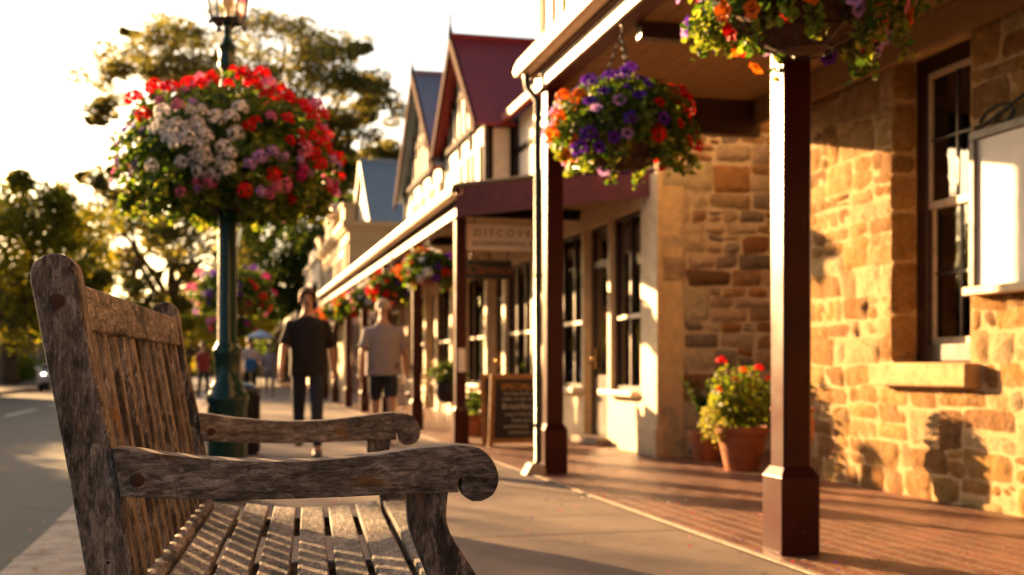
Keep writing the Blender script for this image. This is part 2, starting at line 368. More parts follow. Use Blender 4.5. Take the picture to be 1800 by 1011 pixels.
# notch of the scroll: keep only upper part so the outline does not cross itself
arm_poly = arm_top[:-13]+[un(829, 880), un(819, 875), un(812, 866), un(809.5, 853), un(811, 841), un(807.5, 839), un(804.5, 846), un(804, 856), un(805, 864.6), un(717, 867), un(600, 873), un(483, 877), un(350, 877), un(214, 873)]
fr = smooth([un(789.5, 858), un(785, 908), un(794, 942), un(812, 971), un(837, 1010)], 3); fl = smooth([un(750, 1011), un(729, 958), un(718, 917), un(716, 858)], 3)
a, b = fr[-1], fl[0]
leg_poly = [(b[0]+.045, .30), (b[0]+.06, .12), (b[0]+.06, 0)][::-1]
leg_poly = fr+[(a[0]+.012, .42), (a[0]+.004, .25), (a[0]-.01, 0.0), (b[0]+.035, 0.0), (b[0]+.035, .25), (b[0]+.02, .42)]+fl
TH_P = .052
def side(y0, far):
    p = MB().prism(post_poly, XZ, y0, y0+TH_P).build('back_post', WZ, bench, True, .006, 3)
    q = MB().prism(arm_poly, XZ, y0-.012, y0+.058).build('armrest', WX, bench, True, .007, 3)
    l = MB().prism(leg_poly, XZ, y0, y0+TH_P).build('front_leg', WZ, bench, True, .006, 3)
    bx, bz = un(100.6, 529)
    for (px, py, r_) in ((100.6, 529, .0125), (243, 843, .012)):
        x, z = un(px, py); m = MB(); yy = y0-.001 if px < 200 else y0-.013
        m.tube([(x, yy-.007, z), (x, yy-.005, z), (x, yy+.004, z)], [r_*.6, r_, r_], 16)
        m.build('bolt_head', RUST, bench, True)
    sx0 = un(199, 800)[0]
    m = MB(); m.box(rb[0]-.03, a[0]+.0, y0+.006, y0+TH_P-.006, .395, .452); m.build('side_rail', WX, bench, False, .004)
    m = MB(); m.box(rb[0]-.03, a[0]+.0, y0+.010, y0+TH_P-.010, .14, .185); m.build('stretcher', WX, bench, False, .004)
side(0, False); side(BL-TH_P, True)
# back: line of the posts' front edge as a function of height
pe = sorted([(z, x) for x, z in right+[(rb[0]-.03, 0)]])
def edge(z):
    for (z0, x0), (z1, x1) in zip(pe, pe[1:]):
        if z0 <= z <= z1: return x0+(x1-x0)*(z-z0)/(z1-z0)
    return pe[-1][1]
zt, zb = 1.068, .984
th = .034
def slab(z0, z1, off, thick, y0, y1, name, mat, bev=.004, curve=0):
    pts = [(edge(z0)-off, z0), (edge(z1)-off, z1), (edge(z1)-off-thick, z1), (edge(z0)-off-thick, z0)]
    return MB().prism(pts, XZ, y0, y1).build(name, mat, bench, True, bev, 2)
slab(zb, zt, .006, .036, TH_P-.004, BL-TH_P+.004, 'top_rail', WY, .006)
zs = .50
random.seed(3)
for i in range(12):
    y = .125+i*(BL-.25)/11
    o = slab(zs+.01, zb+.004, .012+random.uniform(-.002, .002), .020, y-.025+random.uniform(-.002, .002), y+.025, 'back_slat', WZW, .004)
m = MB(); x = edge(.485)
m.tube([(x-.004, TH_P-.002, .497), (x-.004, BL-TH_P+.002, .497)], .021, 12)
m.build('lower_rail', WY, bench, True)
m = MB(); m.box(x-.045, x-.008, TH_P, BL-TH_P, .42, .478); m.build('back_apron', WY, bench, True, .003)
m = MB(); m.box(a[0]-.055, a[0]-.015, TH_P, BL-TH_P, .40, .462); m.build('front_apron', WY, bench, True, .003)
x0s = edge(.49)+.018; x1s = a[0]-.0
n = 7; pit = (x1s-x0s)/n
for i in range(n):
    u = (i+.5)/n; zc = .497-.030*math.sin(math.pi*min(1, u*1.05))+.004*random.uniform(-1, 1)
    xa, xb = x0s+i*pit+.007, x0s+(i+1)*pit-.009
    sl_ = -.030*math.pi*math.cos(math.pi*u)*.5/n*1.0
    inset = .0 if 0 < i < n-1 else .056
    pts = [(xa, zc-sl_-.011), (xb, zc+sl_-.011), (xb, zc+sl_+.011), (xa, zc-sl_+.011)]
    e0 = random.uniform(-.006, .006)
    MB().prism(pts, XZ, -.002+inset+e0, BL+.002-inset+e0).build('seat_slat', WY, bench, True, .0045, 2)
for yy in (.045+TH_P/2, BL/2, BL-.07): 
    pass
m = MB(); m.box(x0s-.03, x1s-.02, BL/2-.02, BL/2+.02, .39, .438); m.build('seat_bearer', WX, bench, True, .003)
m = MB(); xx, zz = un(190, 989); m.tube([(xx, -.0012, zz), (xx, .004, zz)], .0032, 10); m.build('nail_hole', BLACK, bench)

# ------------------------------------------------------------------ masonry made stone by stone
def stones(name, parent, org, ud, vd, u0, u1, z0, z1, openings, pal, mat, seed=1, hmin=.15, hmax=.3, wmin=.2, wmax=.55, prot=.03, quoin=None, gap=.011, jitter=.010, lump=.012, force=()):
    rnd = random.Random(seed); org, ud, vd = Vector(org), Vector(ud), Vector(vd)   # vd: outward normal
    cuts = sorted(set([z0, z1]+[z for o in openings for z in (o[2], o[3]) if z0 < z < z1]+list(force)))
    rows = []
    for a_, b_ in zip(cuts, cuts[1:]):
        z = a_
        while z < b_-1e-4:
            h = rnd.uniform(hmin, hmax)
            if b_-z-h < hmin*.7: h = b_-z
            rows.append((z, min(b_, z+h))); z += h
    V = []; Fc = []; C = []
    def stone(a_, b_, c_, d_, col, p, nx=None):
        nx = max(3, int((b_-a_)/.045)); nz = max(3, int((d_-c_)/.045))
        off = len(V); ph = rnd.uniform(0, 99); jt = [rnd.uniform(-jitter, jitter) for _ in range(8)]
        for j in range(nz+1):
            for i in range(nx+1):
                s_, t_ = i/nx, j/nz
                ju = (jt[0]*(1-s_)*(1-t_)+jt[1]*s_*(1-t_)+jt[2]*s_*t_+jt[3]*(1-s_)*t_); jz = (jt[4]*(1-s_)*(1-t_)+jt[5]*s_*(1-t_)+jt[6]*s_*t_+jt[7]*(1-s_)*t_)
                u = a_+gap/2+(b_-a_-gap)*s_+ju; z = c_+gap/2+(d_-c_-gap)*t_+jz
                e = min(s_, 1-s_)*(b_-a_), min(t_, 1-t_)*(d_-c_); ed = min(e)
                k = min(1, ed/.022+.0); q = noise.noise(Vector((u*9, z*9, ph))); q2 = noise.noise(Vector((u*26, z*26, ph+5)))
                if ed < 1e-4:
                    u += .007*q2; z += .007*q; dep = p*.25-.004
                else: dep = p*(.72+.28*k)+lump*q+lump*.6*q2
                if ed < 1e-4 and min(s_,1-s_) < 1e-4 and min(t_,1-t_) < 1e-4:   # round the corners
                    u += (.018 if s_ < .5 else -.018)*.3; z += (.018 if t_ < .5 else -.018)*.3
                wz = .028*noise.noise(Vector((u*1.3, z*2.2, seed+.5))) if z0+.02 < z < z1-.02 and not any(o_[0]-.35 < u < o_[1]+.35 and o_[2]-.3 < z < o_[3]+.3 for o_ in openings) else 0
                V.append(org+ud*(u+wz*.6)+UP*(z+wz)+vd*dep)
        for j in range(nz):
            for i in range(nx):
                q = off+j*(nx+1)+i; Fc.append((q, q+1, q+nx+2, q+nx+1)); C.append(col)
    def pick():
        c_ = rnd.choice(pal); k = rnd.uniform(.82, 1.15); return tuple(min(.9, x*k*rnd.uniform(.96, 1.04)) for x in c_)
    for ri, (c_, d_) in enumerate(rows):
        zm = (c_+d_)/2; segs = [(u0, u1)]
        for (oa, ob, oc, od) in openings:
            if oc < zm < od:
                ns = []
                for (s0, s1) in segs:
                    if ob <= s0 or oa >= s1: ns.append((s0, s1)); continue
                    if oa > s0: ns.append((s0, oa))
                    if ob < s1: ns.append((ob, s1))
                segs = ns
        for (s0, s1) in segs:
            u = s0
            if quoin and s0 == u0:
                w_ = quoin[0] if ri % 2 else quoin[1]; k = rnd.uniform(.9, 1.1)
                stone(u, u+w_, c_, d_, tuple(x*k for x in quoin[2]), prot*.8); u += w_
            while u < s1-1e-3:
                w_ = rnd.uniform(wmin, wmax)
                if s1-u-w_ < wmin*.6: w_ = s1-u
                w_ = min(w_, s1-u)
                r_ = rnd.random()
                if r_ < .22 and d_-c_ > .17:
                    zc = c_+(d_-c_)*rnd.uniform(.35, .65)
                    stone(u, u+w_, c_, zc, pick(), prot*rnd.uniform(.4, 1)); stone(u, u+w_, zc, d_, pick(), prot*rnd.uniform(.4, 1))
                elif r_ < .32 and w_ > .34:
                    um = u+w_*rnd.uniform(.3, .7); zc = c_+(d_-c_)*rnd.uniform(.35, .65)
                    stone(u, um, c_, d_, pick(), prot*rnd.uniform(.5, 1)); stone(um, u+w_, c_, zc, pick(), prot*rnd.uniform(.4, 1)); stone(um, u+w_, zc, d_, pick(), prot*rnd.uniform(.4, 1))
                else: stone(u, u+w_, c_, d_, pick(), prot*rnd.uniform(.5, 1.1))
                u += w_
    m = MB(); m.v = [tuple(p) for p in V]; m.f = Fc; m.c = C
    return m.build(name, mat, parent, True, fix=False)
def wallboxes(m, f, u0, u1, z0, z1, openings):    # f(u0,u1,z0,z1) adds one box
    us = sorted(set([u0, u1]+[x for o in openings for x in o[:2] if u0 < x < u1]))
    for a_, b_ in zip(us, us[1:]):
        z = z0
        for o in sorted([o for o in openings if o[0] < (a_+b_)/2 < o[1]], key=lambda o: o[2]):
            if o[2] > z: f(a_, b_, z, o[2])
            z = o[3]
        if z < z1: f(a_, b_, z, z1)
# ------------------------------------------------------------------ near stone building
GOLD = [(.60,.34,.11), (.66,.41,.15), (.55,.30,.09), (.70,.47,.21), (.47,.24,.075), (.62,.38,.16), (.38,.20,.07), (.72,.51,.26), (.44,.22,.06)]
RUB = [(.58,.36,.21), (.62,.44,.30), (.46,.23,.11), (.34,.27,.23), (.68,.52,.38), (.42,.36,.31), (.60,.33,.15), (.28,.15,.09), (.72,.58,.44)]
t = NT('lime_mortar'); v = t.obj()
MORT = t.surf(t.bsdf(t.ramp(t.noise(v, 20, 5), [(.3, (.40, .25, .11)), (.7, (.56, .38, .19))]), .95, t.bump(t.noise(v, 60, 4), .5, .01)))
MORT2 = mat_paint('pale_mortar', (.68, .57, .44), .9, .1, .4, 20)
sb = empty('stone_building', (4.7, 2, 0), 0, 'golden sandstone block building with sash window and enclosed cream upper storey', 'building')
def rel(o, root):                # parts built in world coordinates are moved into their thing's frame
    o.matrix_parent_inverse = root.matrix_basis.inverted(); return o
_build = MB.build
def build_w(m, name, mat, root, *a, **k):
    return rel(_build(m, name, mat, root, *a, **k), root)
sb.matrix_basis  # location set
def W(root): bpy.context.view_layer.update(); return root
OP1 = [(6.47, 7.36, .95, 3.15)]
m = MB(); wallboxes(m, lambda a_, b_, c_, d_: m.box(4.7, 5.1, a_, b_, c_, d_), -3, 8.8, -.1, 3.5, OP1)
m.box(5.1, 12, 8.4, 8.8, -.1, 3.5)
core = build_w(m, 'wall_core', MORT, sb)
o = rel(stones('wall', sb, (4.7, 0, 0), (0, 1, 0), (-1, 0, 0), -3, 8.8, .0, 3.5, OP1+[(6.36, 7.52, .78, .95)], GOLD, STONE, 11, .09, .28, .12, .55, .018, lump=.021, jitter=.022, gap=.007), sb)
o = rel(stones('reveal', sb, (4.69, 7.36, 0), (1, 0, 0), (0, -1, 0), -.01, .21, .95, 3.15, [], [GOLD[0], GOLD[2]], STONE, 5, .25, .42, .3, .4, .012, lump=.004, jitter=.003), sb)
m = MB(); m.box(4.585, 4.93, 6.37, 7.51, .785, .945); build_w(m, 'stone_sill', mat_paint('sill_stone', (.60, .37, .15), .85, .25, .7, 7), sb, True, .016, 3)
def sash(root, X, y0, y1, z0, z1, frame=DARKM, inner=CREAM, depth=.10, rail=True, sgn=1, nv=2):
    wd = MB(); fw = .12
    wd.box(X, X+depth, y0, y0+fw, z0, z1); wd.box(X, X+depth, y1-fw, y1, z0, z1); wd.box(X, X+depth, y0+fw, y1-fw, z1-fw, z1); wd.box(X-.03, X+depth, y0+fw, y1-fw, z0, z0+fw)
    wnd = build_w(wd, 'window', frame, root, False, .004)
    zm = (z0+z1)/2+.02
    s = MB(); bz = MB()
    for (a_, b_, xo) in ((zm-.02, z1-fw, .02), (z0+fw, zm+.02, .05)):
        s.box(X+xo, X+xo+.03, y0+fw, y0+fw+.028, a_, b_); s.box(X+xo, X+xo+.03, y1-fw-.028, y1-fw, a_, b_)
        s.box(X+xo, X+xo+.03, y0+fw+.028, y1-fw-.028, b_-.04, b_); s.box(X+xo, X+xo+.03, y0+fw+.028, y1-fw-.028, a_, a_+.05)
        for k in range(1, nv):
            yy = y0+fw+.028+(y1-y0-2*fw-.056)*k/nv; bz.box(X+xo+.004, X+xo+.026, yy-.011, yy+.011, a_+.05, b_-.04)
        zz = (a_+b_)/2; bz.box(X+xo+.006, X+xo+.024, y0+fw+.028, y1-fw-.028, zz-.008, zz+.008)
    ss = _build(s, 'sash', inner, wnd); _build(bz, 'glazing_bars', frame, wnd)
    g = MB(); g.box(X+.034, X+.038, y0+fw, y1-fw, zm, z1-fw); g.box(X+.064, X+.068, y0+fw, y1-fw, z0+fw, zm); _build(g, 'pane', GLASS, wnd)
    ss.matrix_parent_inverse = Matrix(); wnd.children if False else None
    return wnd
sash(sb, 4.89, 6.47, 7.36, .96, 3.15)
CURT = mat_paint('curtain', (.62, .56, .48), .9, .1)
m = MB(); N = 40
for k in range(N):
    f_ = lambda i: (5.12+.02*math.sin(i*1.3), 6.55+.40*i/N)
    (xa, ya), (xb, yb) = f_(k), f_(k+1); m.add([(xa, ya, 1.05), (xb, yb, 1.05), (xb, yb, 3.1), (xa, ya, 3.1)], [(0, 1, 2, 3)])
build_w(m, 'curtain', CURT, sb, True)
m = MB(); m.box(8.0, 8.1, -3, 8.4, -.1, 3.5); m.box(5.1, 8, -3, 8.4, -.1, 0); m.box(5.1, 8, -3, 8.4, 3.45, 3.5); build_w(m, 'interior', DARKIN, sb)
# upper storey of boards and battens
m = MB(); m.box(2.64, 12, -3, 9.5, 3.62, 6.9)
y = -2.9
while y < 9.5: m.box(2.615, 2.64, y, y+.045, 3.62, 6.9); y += .30
m.box(2.60, 2.64, 9.44, 9.52, 3.62, 6.9)
build_w(m, 'boarded_upper_wall', CREAM, sb)
m = MB(); m.box(2.3, 12.3, -3, 9.8, 6.9, 7.0); build_w(m, 'roof', ROOF_RED, sb)

# verandah of the stone building
vr = empty('verandah', (2.7, 5.12, 0), 0, 'maroon and cream verandah with square posts in front of the golden stone building', 'verandah')
def vpost(root, x, y, ztop, w=.15, pl=.205, ph=.385, mat=MAROON):
    m = MB(); h = w/2; c = .012
    sec = [(-h+c, -h), (h-c, -h), (h, -h+c), (h, h-c), (h-c, h), (-h+c, h), (-h, h-c), (-h, -h+c)]
    m.prism([(x+a_, y+b_) for a_, b_ in sec], lambda u, w_, t_: (u, w_, t_), .02, ztop)
    p = build_w(m, 'verandah_post', mat, root)
    q = MB(); s = pl/2; q.box(x-s, x+s, y-s, y+s, .004, ph); 
    vs = [(x-s, y-s, ph), (x+s, y-s, ph), (x+s, y+s, ph), (x-s, y+s, ph)]+[(x+a_*h, y+b_*h, ph+.045) for a_, b_ in ((-1.02,-1.02), (1.02,-1.02), (1.02,1.02), (-1.02,1.02))]
    q.add(vs, [(0,1,5,4), (1,2,6,5), (2,3,7,6), (3,0,4,7)])
    pq = _build(q, 'plinth', mat, p, False, .004)
    return p
for x, y in ((2.7, .78), (2.7, 5.12), (2.73, 9.46)): vpost(vr, x, y, 3.30)
m = MB(); m.box(2.635, 2.765, -3, 9.55, 3.30, 3.47); build_w(m, 'beam', MAROON2, vr)
m = MB(); m.box(2.60, 2.633, -3, 9.57, 3.305, 3.425); build_w(m, 'fascia_board', GUTTER, vr, False, .004)
m = MB()
prof = [(2.44, 3.56), (2.425, 3.50), (2.44, 3.455), (2.50, 3.445), (2.56, 3.455), (2.56, 3.56), (2.552, 3.56), (2.552, 3.465), (2.50, 3.455), (2.45, 3.463), (2.435, 3.50), (2.45, 3.56)]
m.prism(prof, XZ, -3, 9.66); build_w(m, 'gutter', GUTTER, vr, True)
m = MB(); m.box(2.565, 2.60, -3, 9.60, 3.43, 3.56); build_w(m, 'gutter_board', MAROON2, vr)
m = MB(); m.prism([(2.44, 3.562), (4.72, 3.60), (4.72, 3.615), (2.44, 3.577)], XZ, -3, 9.6); build_w(m, 'verandah_roof', ROOF_TIN, vr)
m = MB(); x = 2.77; 
while x < 4.6: m.box(x, x+.145, -3, 9.4, 3.312+.0*x, 3.33); x += .15
build_w(m, 'ceiling', CEIL, vr, False, .002)
m = MB(); m.box(2.77, 4.66, 9.40, 9.52, 3.0, 3.42); build_w(m, 'end_beam', DARKM, vr)
for y in (7.45, 5.12, 2.8): 
    m = MB(); m.box(2.77, 4.60, y-.045, y+.045, 3.20, 3.305); build_w(m, 'cross_beam', DARKM, vr)
m = MB(); m.box(4.60, 4.655, -3, 9.4, 3.09, 3.305); build_w(m, 'wall_plate', CEIL, vr)
m = MB(); m.tube([(2.50, 9.50, 3.46), (2.51, 9.48, 3.32), (2.575, 9.40, 3.20), (2.58, 9.39, .12), (2.53, 9.38, .05), (2.47, 9.37, .04)], .031, 12)
for z in (3.05, 1.7, .42): m.tube([(2.58, 9.39, z-.02), (2.58, 9.39, z+.02)], .038, 12)
build_w(m, 'downpipe', DGREEN, vr, True)
m = MB(); m.prism([(2.44, .0), (2.63, .0), (2.61, .09), (2.5, .10)], XZ, 9.30, 9.46); build_w(m, 'downpipe_shoe', GUTTER, vr, False, .008)

# notice board on the stone wall
nb = empty('notice_board', (4.62, 5.75, 1.39), 0, 'white notice board in a dark frame with scrolled crest on the golden stone wall', 'notice board')
m = MB(); m.box(4.625, 4.665, 5.12, 6.30, 1.43, 2.36); build_w(m, 'board', WHITE, nb)
m = MB()
m.box(4.60, 4.672, 5.06, 5.12, 1.43, 2.36); m.box(4.60, 4.672, 6.30, 6.36, 1.43, 2.36); m.box(4.60, 4.672, 5.06, 6.36, 2.36, 2.42)
build_w(m, 'frame', mat_paint('grey_frame', (.20, .17, .14), .5), nb, False, .008)
m = MB(); m.box(4.575, 4.675, 5.03, 6.39, 1.375, 1.43); build_w(m, 'ledge', CREAM, nb, False, .008)
m = MB()
for (ca, r0, sg) in ((6.08, .09, 1), (5.34, .09, -1)):
    m.tube([(4.63, ca+sg*(.20-.05*i/6)*math.cos(i*.75)*(1-i/14), 2.47+.085*math.sin(i*.75)*(1-i/14)) for i in range(12)], .013, 6)
m.tube([(4.63, 6.33-.62*i/10, 2.44+.13*math.sin(math.pi*i/20)**2) for i in range(11)], .014, 6)
m.tube([(4.63, 5.09+.62*i/10, 2.44+.13*math.sin(math.pi*i/20)**2) for i in range(11)], .014, 6)
m.sphere((4.63, 5.71, 2.60), .035)
build_w(m, 'crest', BLACK, nb, True)

# ------------------------------------------------------------------ gabled shop building
shop = empty('gabled_shop', (4.27, 19, 0), 0, 'half timbered cream shops with one red and one blue gable above the verandah', 'building')
WIN = [(11.40, 12.42, .66, 2.62), (13.52, 15.0, .66, 2.62)]
DOOR = [(12.52, 13.42, .02, 2.62)]
bays = []
for k in range(4):
    y = 15.7+3.05*k; bays.append((y+.25, y+1.85, .62, 2.5)); DOOR.append((y+2.05, y+2.85, .02, 2.5))
WIN += bays
m = MB(); OPN = WIN+DOOR
wallboxes(m, lambda a_, b_, c_, d_: m.box(4.27, 4.50, a_, b_, c_, d_), 10.82, 27.85, -.1, 3.3, OPN)
build_w(m, 'shopfront_wall', CREAM, shop)
for (a_, b_) in ((10.80, 11.28), (15.1, 15.5), (18.6, 18.8), (21.65, 21.85), (24.7, 24.9)):
    m = MB(); m.box(4.21, 4.268, a_, b_, .0, 2.9); m.box(4.18, 4.268, a_-.03, b_+.03, 0, .30)
    build_w(m, 'pilaster', CREAM, shop, False, .01)
TOPX = mat_paint('sill_paint', (.80, .70, .55), .4, .1)
for wi, (a_, b_, c_, d_) in enumerate(WIN):
    mm = MB(); X = 4.33; fw = .05; L = b_-a_; nm = 2 if L < 1.2 else 3
    mm.box(X, X+.08, a_, a_+fw, c_, d_); mm.box(X, X+.08, b_-fw, b_, c_, d_); mm.box(X, X+.08, a_+fw, b_-fw, d_-fw, d_); mm.box(X, X+.08, a_+fw, b_-fw, c_, c_+fw)
    for k in range(1, nm): yy = a_+L*k/nm; mm.box(X, X+.07, yy-.022, yy+.022, c_+fw, d_-fw)
    wd = build_w(mm, 'shop_window', DARKM if wi < 3 else TIMBER, shop)
    zz = c_+.82; q = MB()
    for k in range(nm): 
        p0, p1 = a_+L*k/nm+(fw if k == 0 else .022), a_+L*(k+1)/nm-(fw if k == nm-1 else .022); q.box(X-.006, X+.06, p0, p1, zz-.022, zz+.022)
    _build(q, 'transom', TOPX, wd)
    q = MB(); q.box(X+.03, X+.036, a_+fw, b_-fw, c_+fw, d_-fw); _build(q, 'pane', GLASS, wd)
    q = MB(); q.box(4.13, 4.33, a_-.05, b_+.05, c_-.06, c_); _build(q, 'sill', TOPX, wd, False, .01)
    if True:
        q = MB(); rnd = random.Random(wi)
        for s_ in range(9):
            yy = rnd.uniform(a_+.12, b_-.12); hh = rnd.uniform(.12, .38); rr = rnd.uniform(.03, .07); zz = c_+.05
            q.lathe([(rr*.6, zz), (rr, zz+hh*.4), (rr*.5, zz+hh*.8), (rr*.55, zz+hh)], (4.60+rnd.uniform(0, .2), yy, 0), 10, rnd.choice([(.5,.3,.1), (.6,.55,.5), (.1,.2,.3), (.4,.1,.05)]))
        _build(q, 'window_display', mat_attr('goods%d' % wi, .3, .1, 30, .004, .1, False) if wi == 0 else bpy.data.materials['goods0'], wd)
for (a_, b_, c_, d_) in DOOR:
    mm = MB(); X = 4.37; mm.box(X, X+.05, a_, a_+.10, c_, d_); mm.box(X, X+.05, b_-.10, b_, c_, d_); mm.box(X, X+.05, a_+.10, b_-.10, c_, c_+.8); mm.box(X, X+.05, a_+.10, b_-.10, d_-.5, d_-.42); mm.box(X, X+.05, a_+.10, b_-.10, d_-.08, d_)
    dr = build_w(mm, 'door', DARKM, shop)
    q = MB(); q.box(X+.02, X+.026, a_+.10, b_-.10, c_+.8, d_-.5); q.box(X+.02, X+.026, a_+.10, b_-.10, d_-.42, d_-.08); _build(q, 'door_glass', GLASS, dr)
    q = MB(); q.sphere((X-.04, b_-.16, 1.02), .028); q.tube([(X-.04, b_-.16, 1.02), (X+.01, b_-.16, 1.02)], .01); q.box(X-.012, X+.0, b_-.19, b_-.13, .9, 1.15); _build(q, 'door_handle', mat_paint('brass%d' % int(a_), (.7, .45, .15), .25, .1, .05, 9, 1), dr, True)
m = MB(); m.box(4.12, 4.36, 12.45, 13.48, .005, .09); build_w(m, 'door_step', conc, shop, False, .008)
m = MB(); m.box(7.9, 8.0, 10.9, 27.8, 0, 3.2); m.box(4.5, 7.9, 10.9, 27.8, 0.005, .02); m.box(4.5, 7.9, 10.9, 27.8, 3.15, 3.2)
for y in (15.3, 18.75, 21.8, 24.8): m.box(4.5, 7.9, y, y+.1, .02, 3.15)
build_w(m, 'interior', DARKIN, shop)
for i, (x, y, z) in enumerate([(4.95, 13.0, 1.75), (5.3, 14.4, 2.0), (5.1, 12.0, 1.95), (5.0, 17.0, 1.9), (5.4, 20.3, 2.0), (5.0, 23.4, 2.0)]):
    pl_ = empty('pendant_lamp', (x, y, z), 0, ['warm pendant bulb glowing behind the shop door glass', 'warm pendant bulb behind the second shop window', 'warm pendant bulb behind the window beside the stone corner', 'warm pendant bulb glowing behind the chalkboard', 'warm pendant bulb in the window left of the white sign', 'farthest warm pendant bulb in the gabled shop'][i], 'pendant lamp', 'pendant bulbs inside the shop windows')
    m = MB(); m.sphere((0, 0, 0), .035); m.build('bulb', BULB, pl_, True)
    m = MB(); m.tube([(0, 0, .03), (0, 0, 3.15-z)], .006, 6); m.lathe([(.018, .03), (.018, .08), (.005, .1)], n=8); m.build('flex', BLACK, pl_)
# side wall of rubble with big corner stones
m = MB(); m.box(4.40, 12, 10.84, 11.2, -.1, 5.15); build_w(m, 'side_wall_core', MORT2, shop)
QN = []; zq = 0.0; kq = 0; rq = random.Random(3)
while zq < 5.1:
    hq = rq.uniform(.24, .36); QN.append((-.01, (.30, .56)[kq % 2]+rq.uniform(-.05, .08), zq, min(5.1, zq+hq))); zq += hq; kq += 1
for q_ in QN: rel(stones('quoin', shop, (4.23, 10.84, 0), (1, 0, 0), (0, -1, 0), q_[0]+.01, q_[1], q_[2], q_[3], [], [(.84, .70, .50), (.78, .62, .42), (.72, .58, .40)], STONE2, int(q_[2]*50)+1, .5, .6, .9, 1.0, .028, lump=.006, jitter=.004), shop)
rel(stones('side_wall', shop, (4.23, 10.84, 0), (1, 0, 0), (0, -1, 0), 0, 5.2, .0, 5.1, QN, RUB, STONE2, 21, .12, .22, .16, .50, .028, gap=.020, lump=.014, jitter=.018), shop)
rel(stones('corner_stones', shop, (4.262, 10.80, 0), (0, 1, 0), (-1, 0, 0), -.01, .30, 2.9, 5.1, [], [(.6, .45, .28)], STONE2, 8, .22, .34, .3, .4, .02, lump=.004), shop)
# upper storey, timbers, roofs
m = MB(); m.box(4.75, 5.0, 11.21, 18.78, 3.3, 5.12); m.box(4.27, 4.5, 18.8, 27.8, 3.3, 5.15); m.box(4.5, 5.0, 18.8, 18.95, 3.3, 5.15); m.box(4.5, 12, 27.6, 27.8, 3.3, 5.15)
m.prism([(18.8, 5.15), (22.78, 5.15), (20.8, 6.95)], lambda u, w_, t_: (t_, u, w_), 4.27, 4.45)
m.prism([(22.82, 5.15), (27.8, 5.15), (25.3, 7.35)], lambda u, w_, t_: (t_, u, w_), 4.27, 4.45)
build_w(m, 'upper_wall', CREAMW, shop)
m = MB(); X0, X1 = 4.225, 4.268
for y in (18.8, 20.0, 21.0, 22.7, 24.0, 25.3, 26.6, 27.7): m.box(X0, X1, y, y+.17, 3.3, 5.10)
m.box(X0-.04, X1, 18.8, 27.85, 5.10, 5.20)
for (c_, hw, zt_, n_) in ((20.8, 2.0, 6.95, 9), (25.3, 2.5, 7.35, 11)):
    for k in range(1, n_): 
        y = c_-hw+2*hw*k/n_; zt2 = 5.2+(zt_-5.2)*(1-abs(y-c_)/hw)-.08
        if zt2 > 5.25: m.box(X0+.015, X1, y-.07, y+.07, 5.2, zt2)
    m.box(X0+.008, X1, c_-hw*.52, c_+hw*.52, 5.92, 6.07)
m.box(4.27, 4.75, 18.765, 18.798, 4.98, 5.12)
m.box(4.275, 4.36, 18.76, 18.798, 3.3, 4.98); m.box(4.66, 4.75, 18.76, 18.798, 3.3, 4.98)
for y in (11.3, 12.8, 14.3, 15.8, 17.2, 18.5): m.box(4.715, 4.748, y, y+.11, 3.3, 5.1)
for z in (3.9, 4.5): m.box(4.72, 4.748, 11.3, 18.7, z, z+.09)
build_w(m, 'timbers', TIMBER, shop)
for (ya, yb) in ((19.3, 19.9), (20.4, 20.95), (23.2, 23.9), (24.4, 25.1), (26.0, 26.5)):
    q = MB(); q.box(4.20, 4.268, ya-.05, yb+.05, 3.45, 3.5); q.box(4.22, 4.268, ya-.05, ya, 3.5, 4.7); q.box(4.22, 4.268, yb, yb+.05, 3.5, 4.7); q.box(4.22, 4.268, ya-.05, yb+.05, 4.7, 4.76); q.box(4.235, 4.262, ya, yb, 4.08, 4.12)
    wd = build_w(q, 'upper_window', CREAM, shop)
    q = MB(); q.box(4.25, 4.262, ya, yb, 3.5, 4.7); _build(q, 'pane', mat_paint('dark_pane', (.03, .028, .03), .08) if 'dark_pane' not in bpy.data.materials else bpy.data.materials['dark_pane'], wd)
def gable_roof(root, yc, hw, ze, zt_, x0, x1, mat, barge, fin, over=.22):
    sl2 = (zt_-ze)/hw
    m = MB()
    for sg in (-1, 1):
        e = yc+sg*(hw+over); z_e = zt_-sl2*(hw+over)
        m.add([(x0, yc, zt_+.06), (x1, yc, zt_+.06), (x1, e, z_e+.06), (x0, e, z_e+.06), (x0, yc, zt_+.02), (x1, yc, zt_+.02), (x1, e, z_e+.02), (x0, e, z_e+.02)], [(0,1,2,3), (7,6,5,4), (0,3,7,4), (3,2,6,7), (2,1,5,6)])
    r = build_w(m, 'roof', mat, root)
    q = MB()
    for sg in (-1, 1):
        e = yc+sg*(hw+over); z_e = zt_-sl2*(hw+over)
        q.add([(x0-.03, yc, zt_+.09), (x0-.03, e, z_e+.07), (x0-.03, e, z_e-.16), (x0-.03, yc, zt_-.16), (x0+.02, yc, zt_+.09), (x0+.02, e, z_e+.07), (x0+.02, e, z_e-.16), (x0+.02, yc, zt_-.16)], [(0,1,2,3), (7,6,5,4), (0,3,7,4), (1,0,4,5), (2,1,5,6), (3,2,6,7)])
    _build(q, 'bargeboard', barge, r)
    q = MB(); q.tube([(x0, yc, zt_), (x0, yc, zt_+fin*.35), (x0, yc, zt_+fin*.4), (x0, yc, zt_+fin)], [.05, .04, .022, .012], 8)
    for f_ in (.25, .42, .7): q.sphere((x0, yc, zt_+fin*f_), .045*(1.2-f_))
    _build(q, 'finial', TIMBER, r, True)
    q = MB(); q.tube([(x0, yc, zt_+.07), (x1, yc, zt_+.07)], .07, 8); _build(q, 'ridge_cap', mat, r)
    return r
gable_roof(shop, 20.8, 2.0, 5.15, 7.0, 4.02, 7.6, ROOF_RED, BARGE, .55)
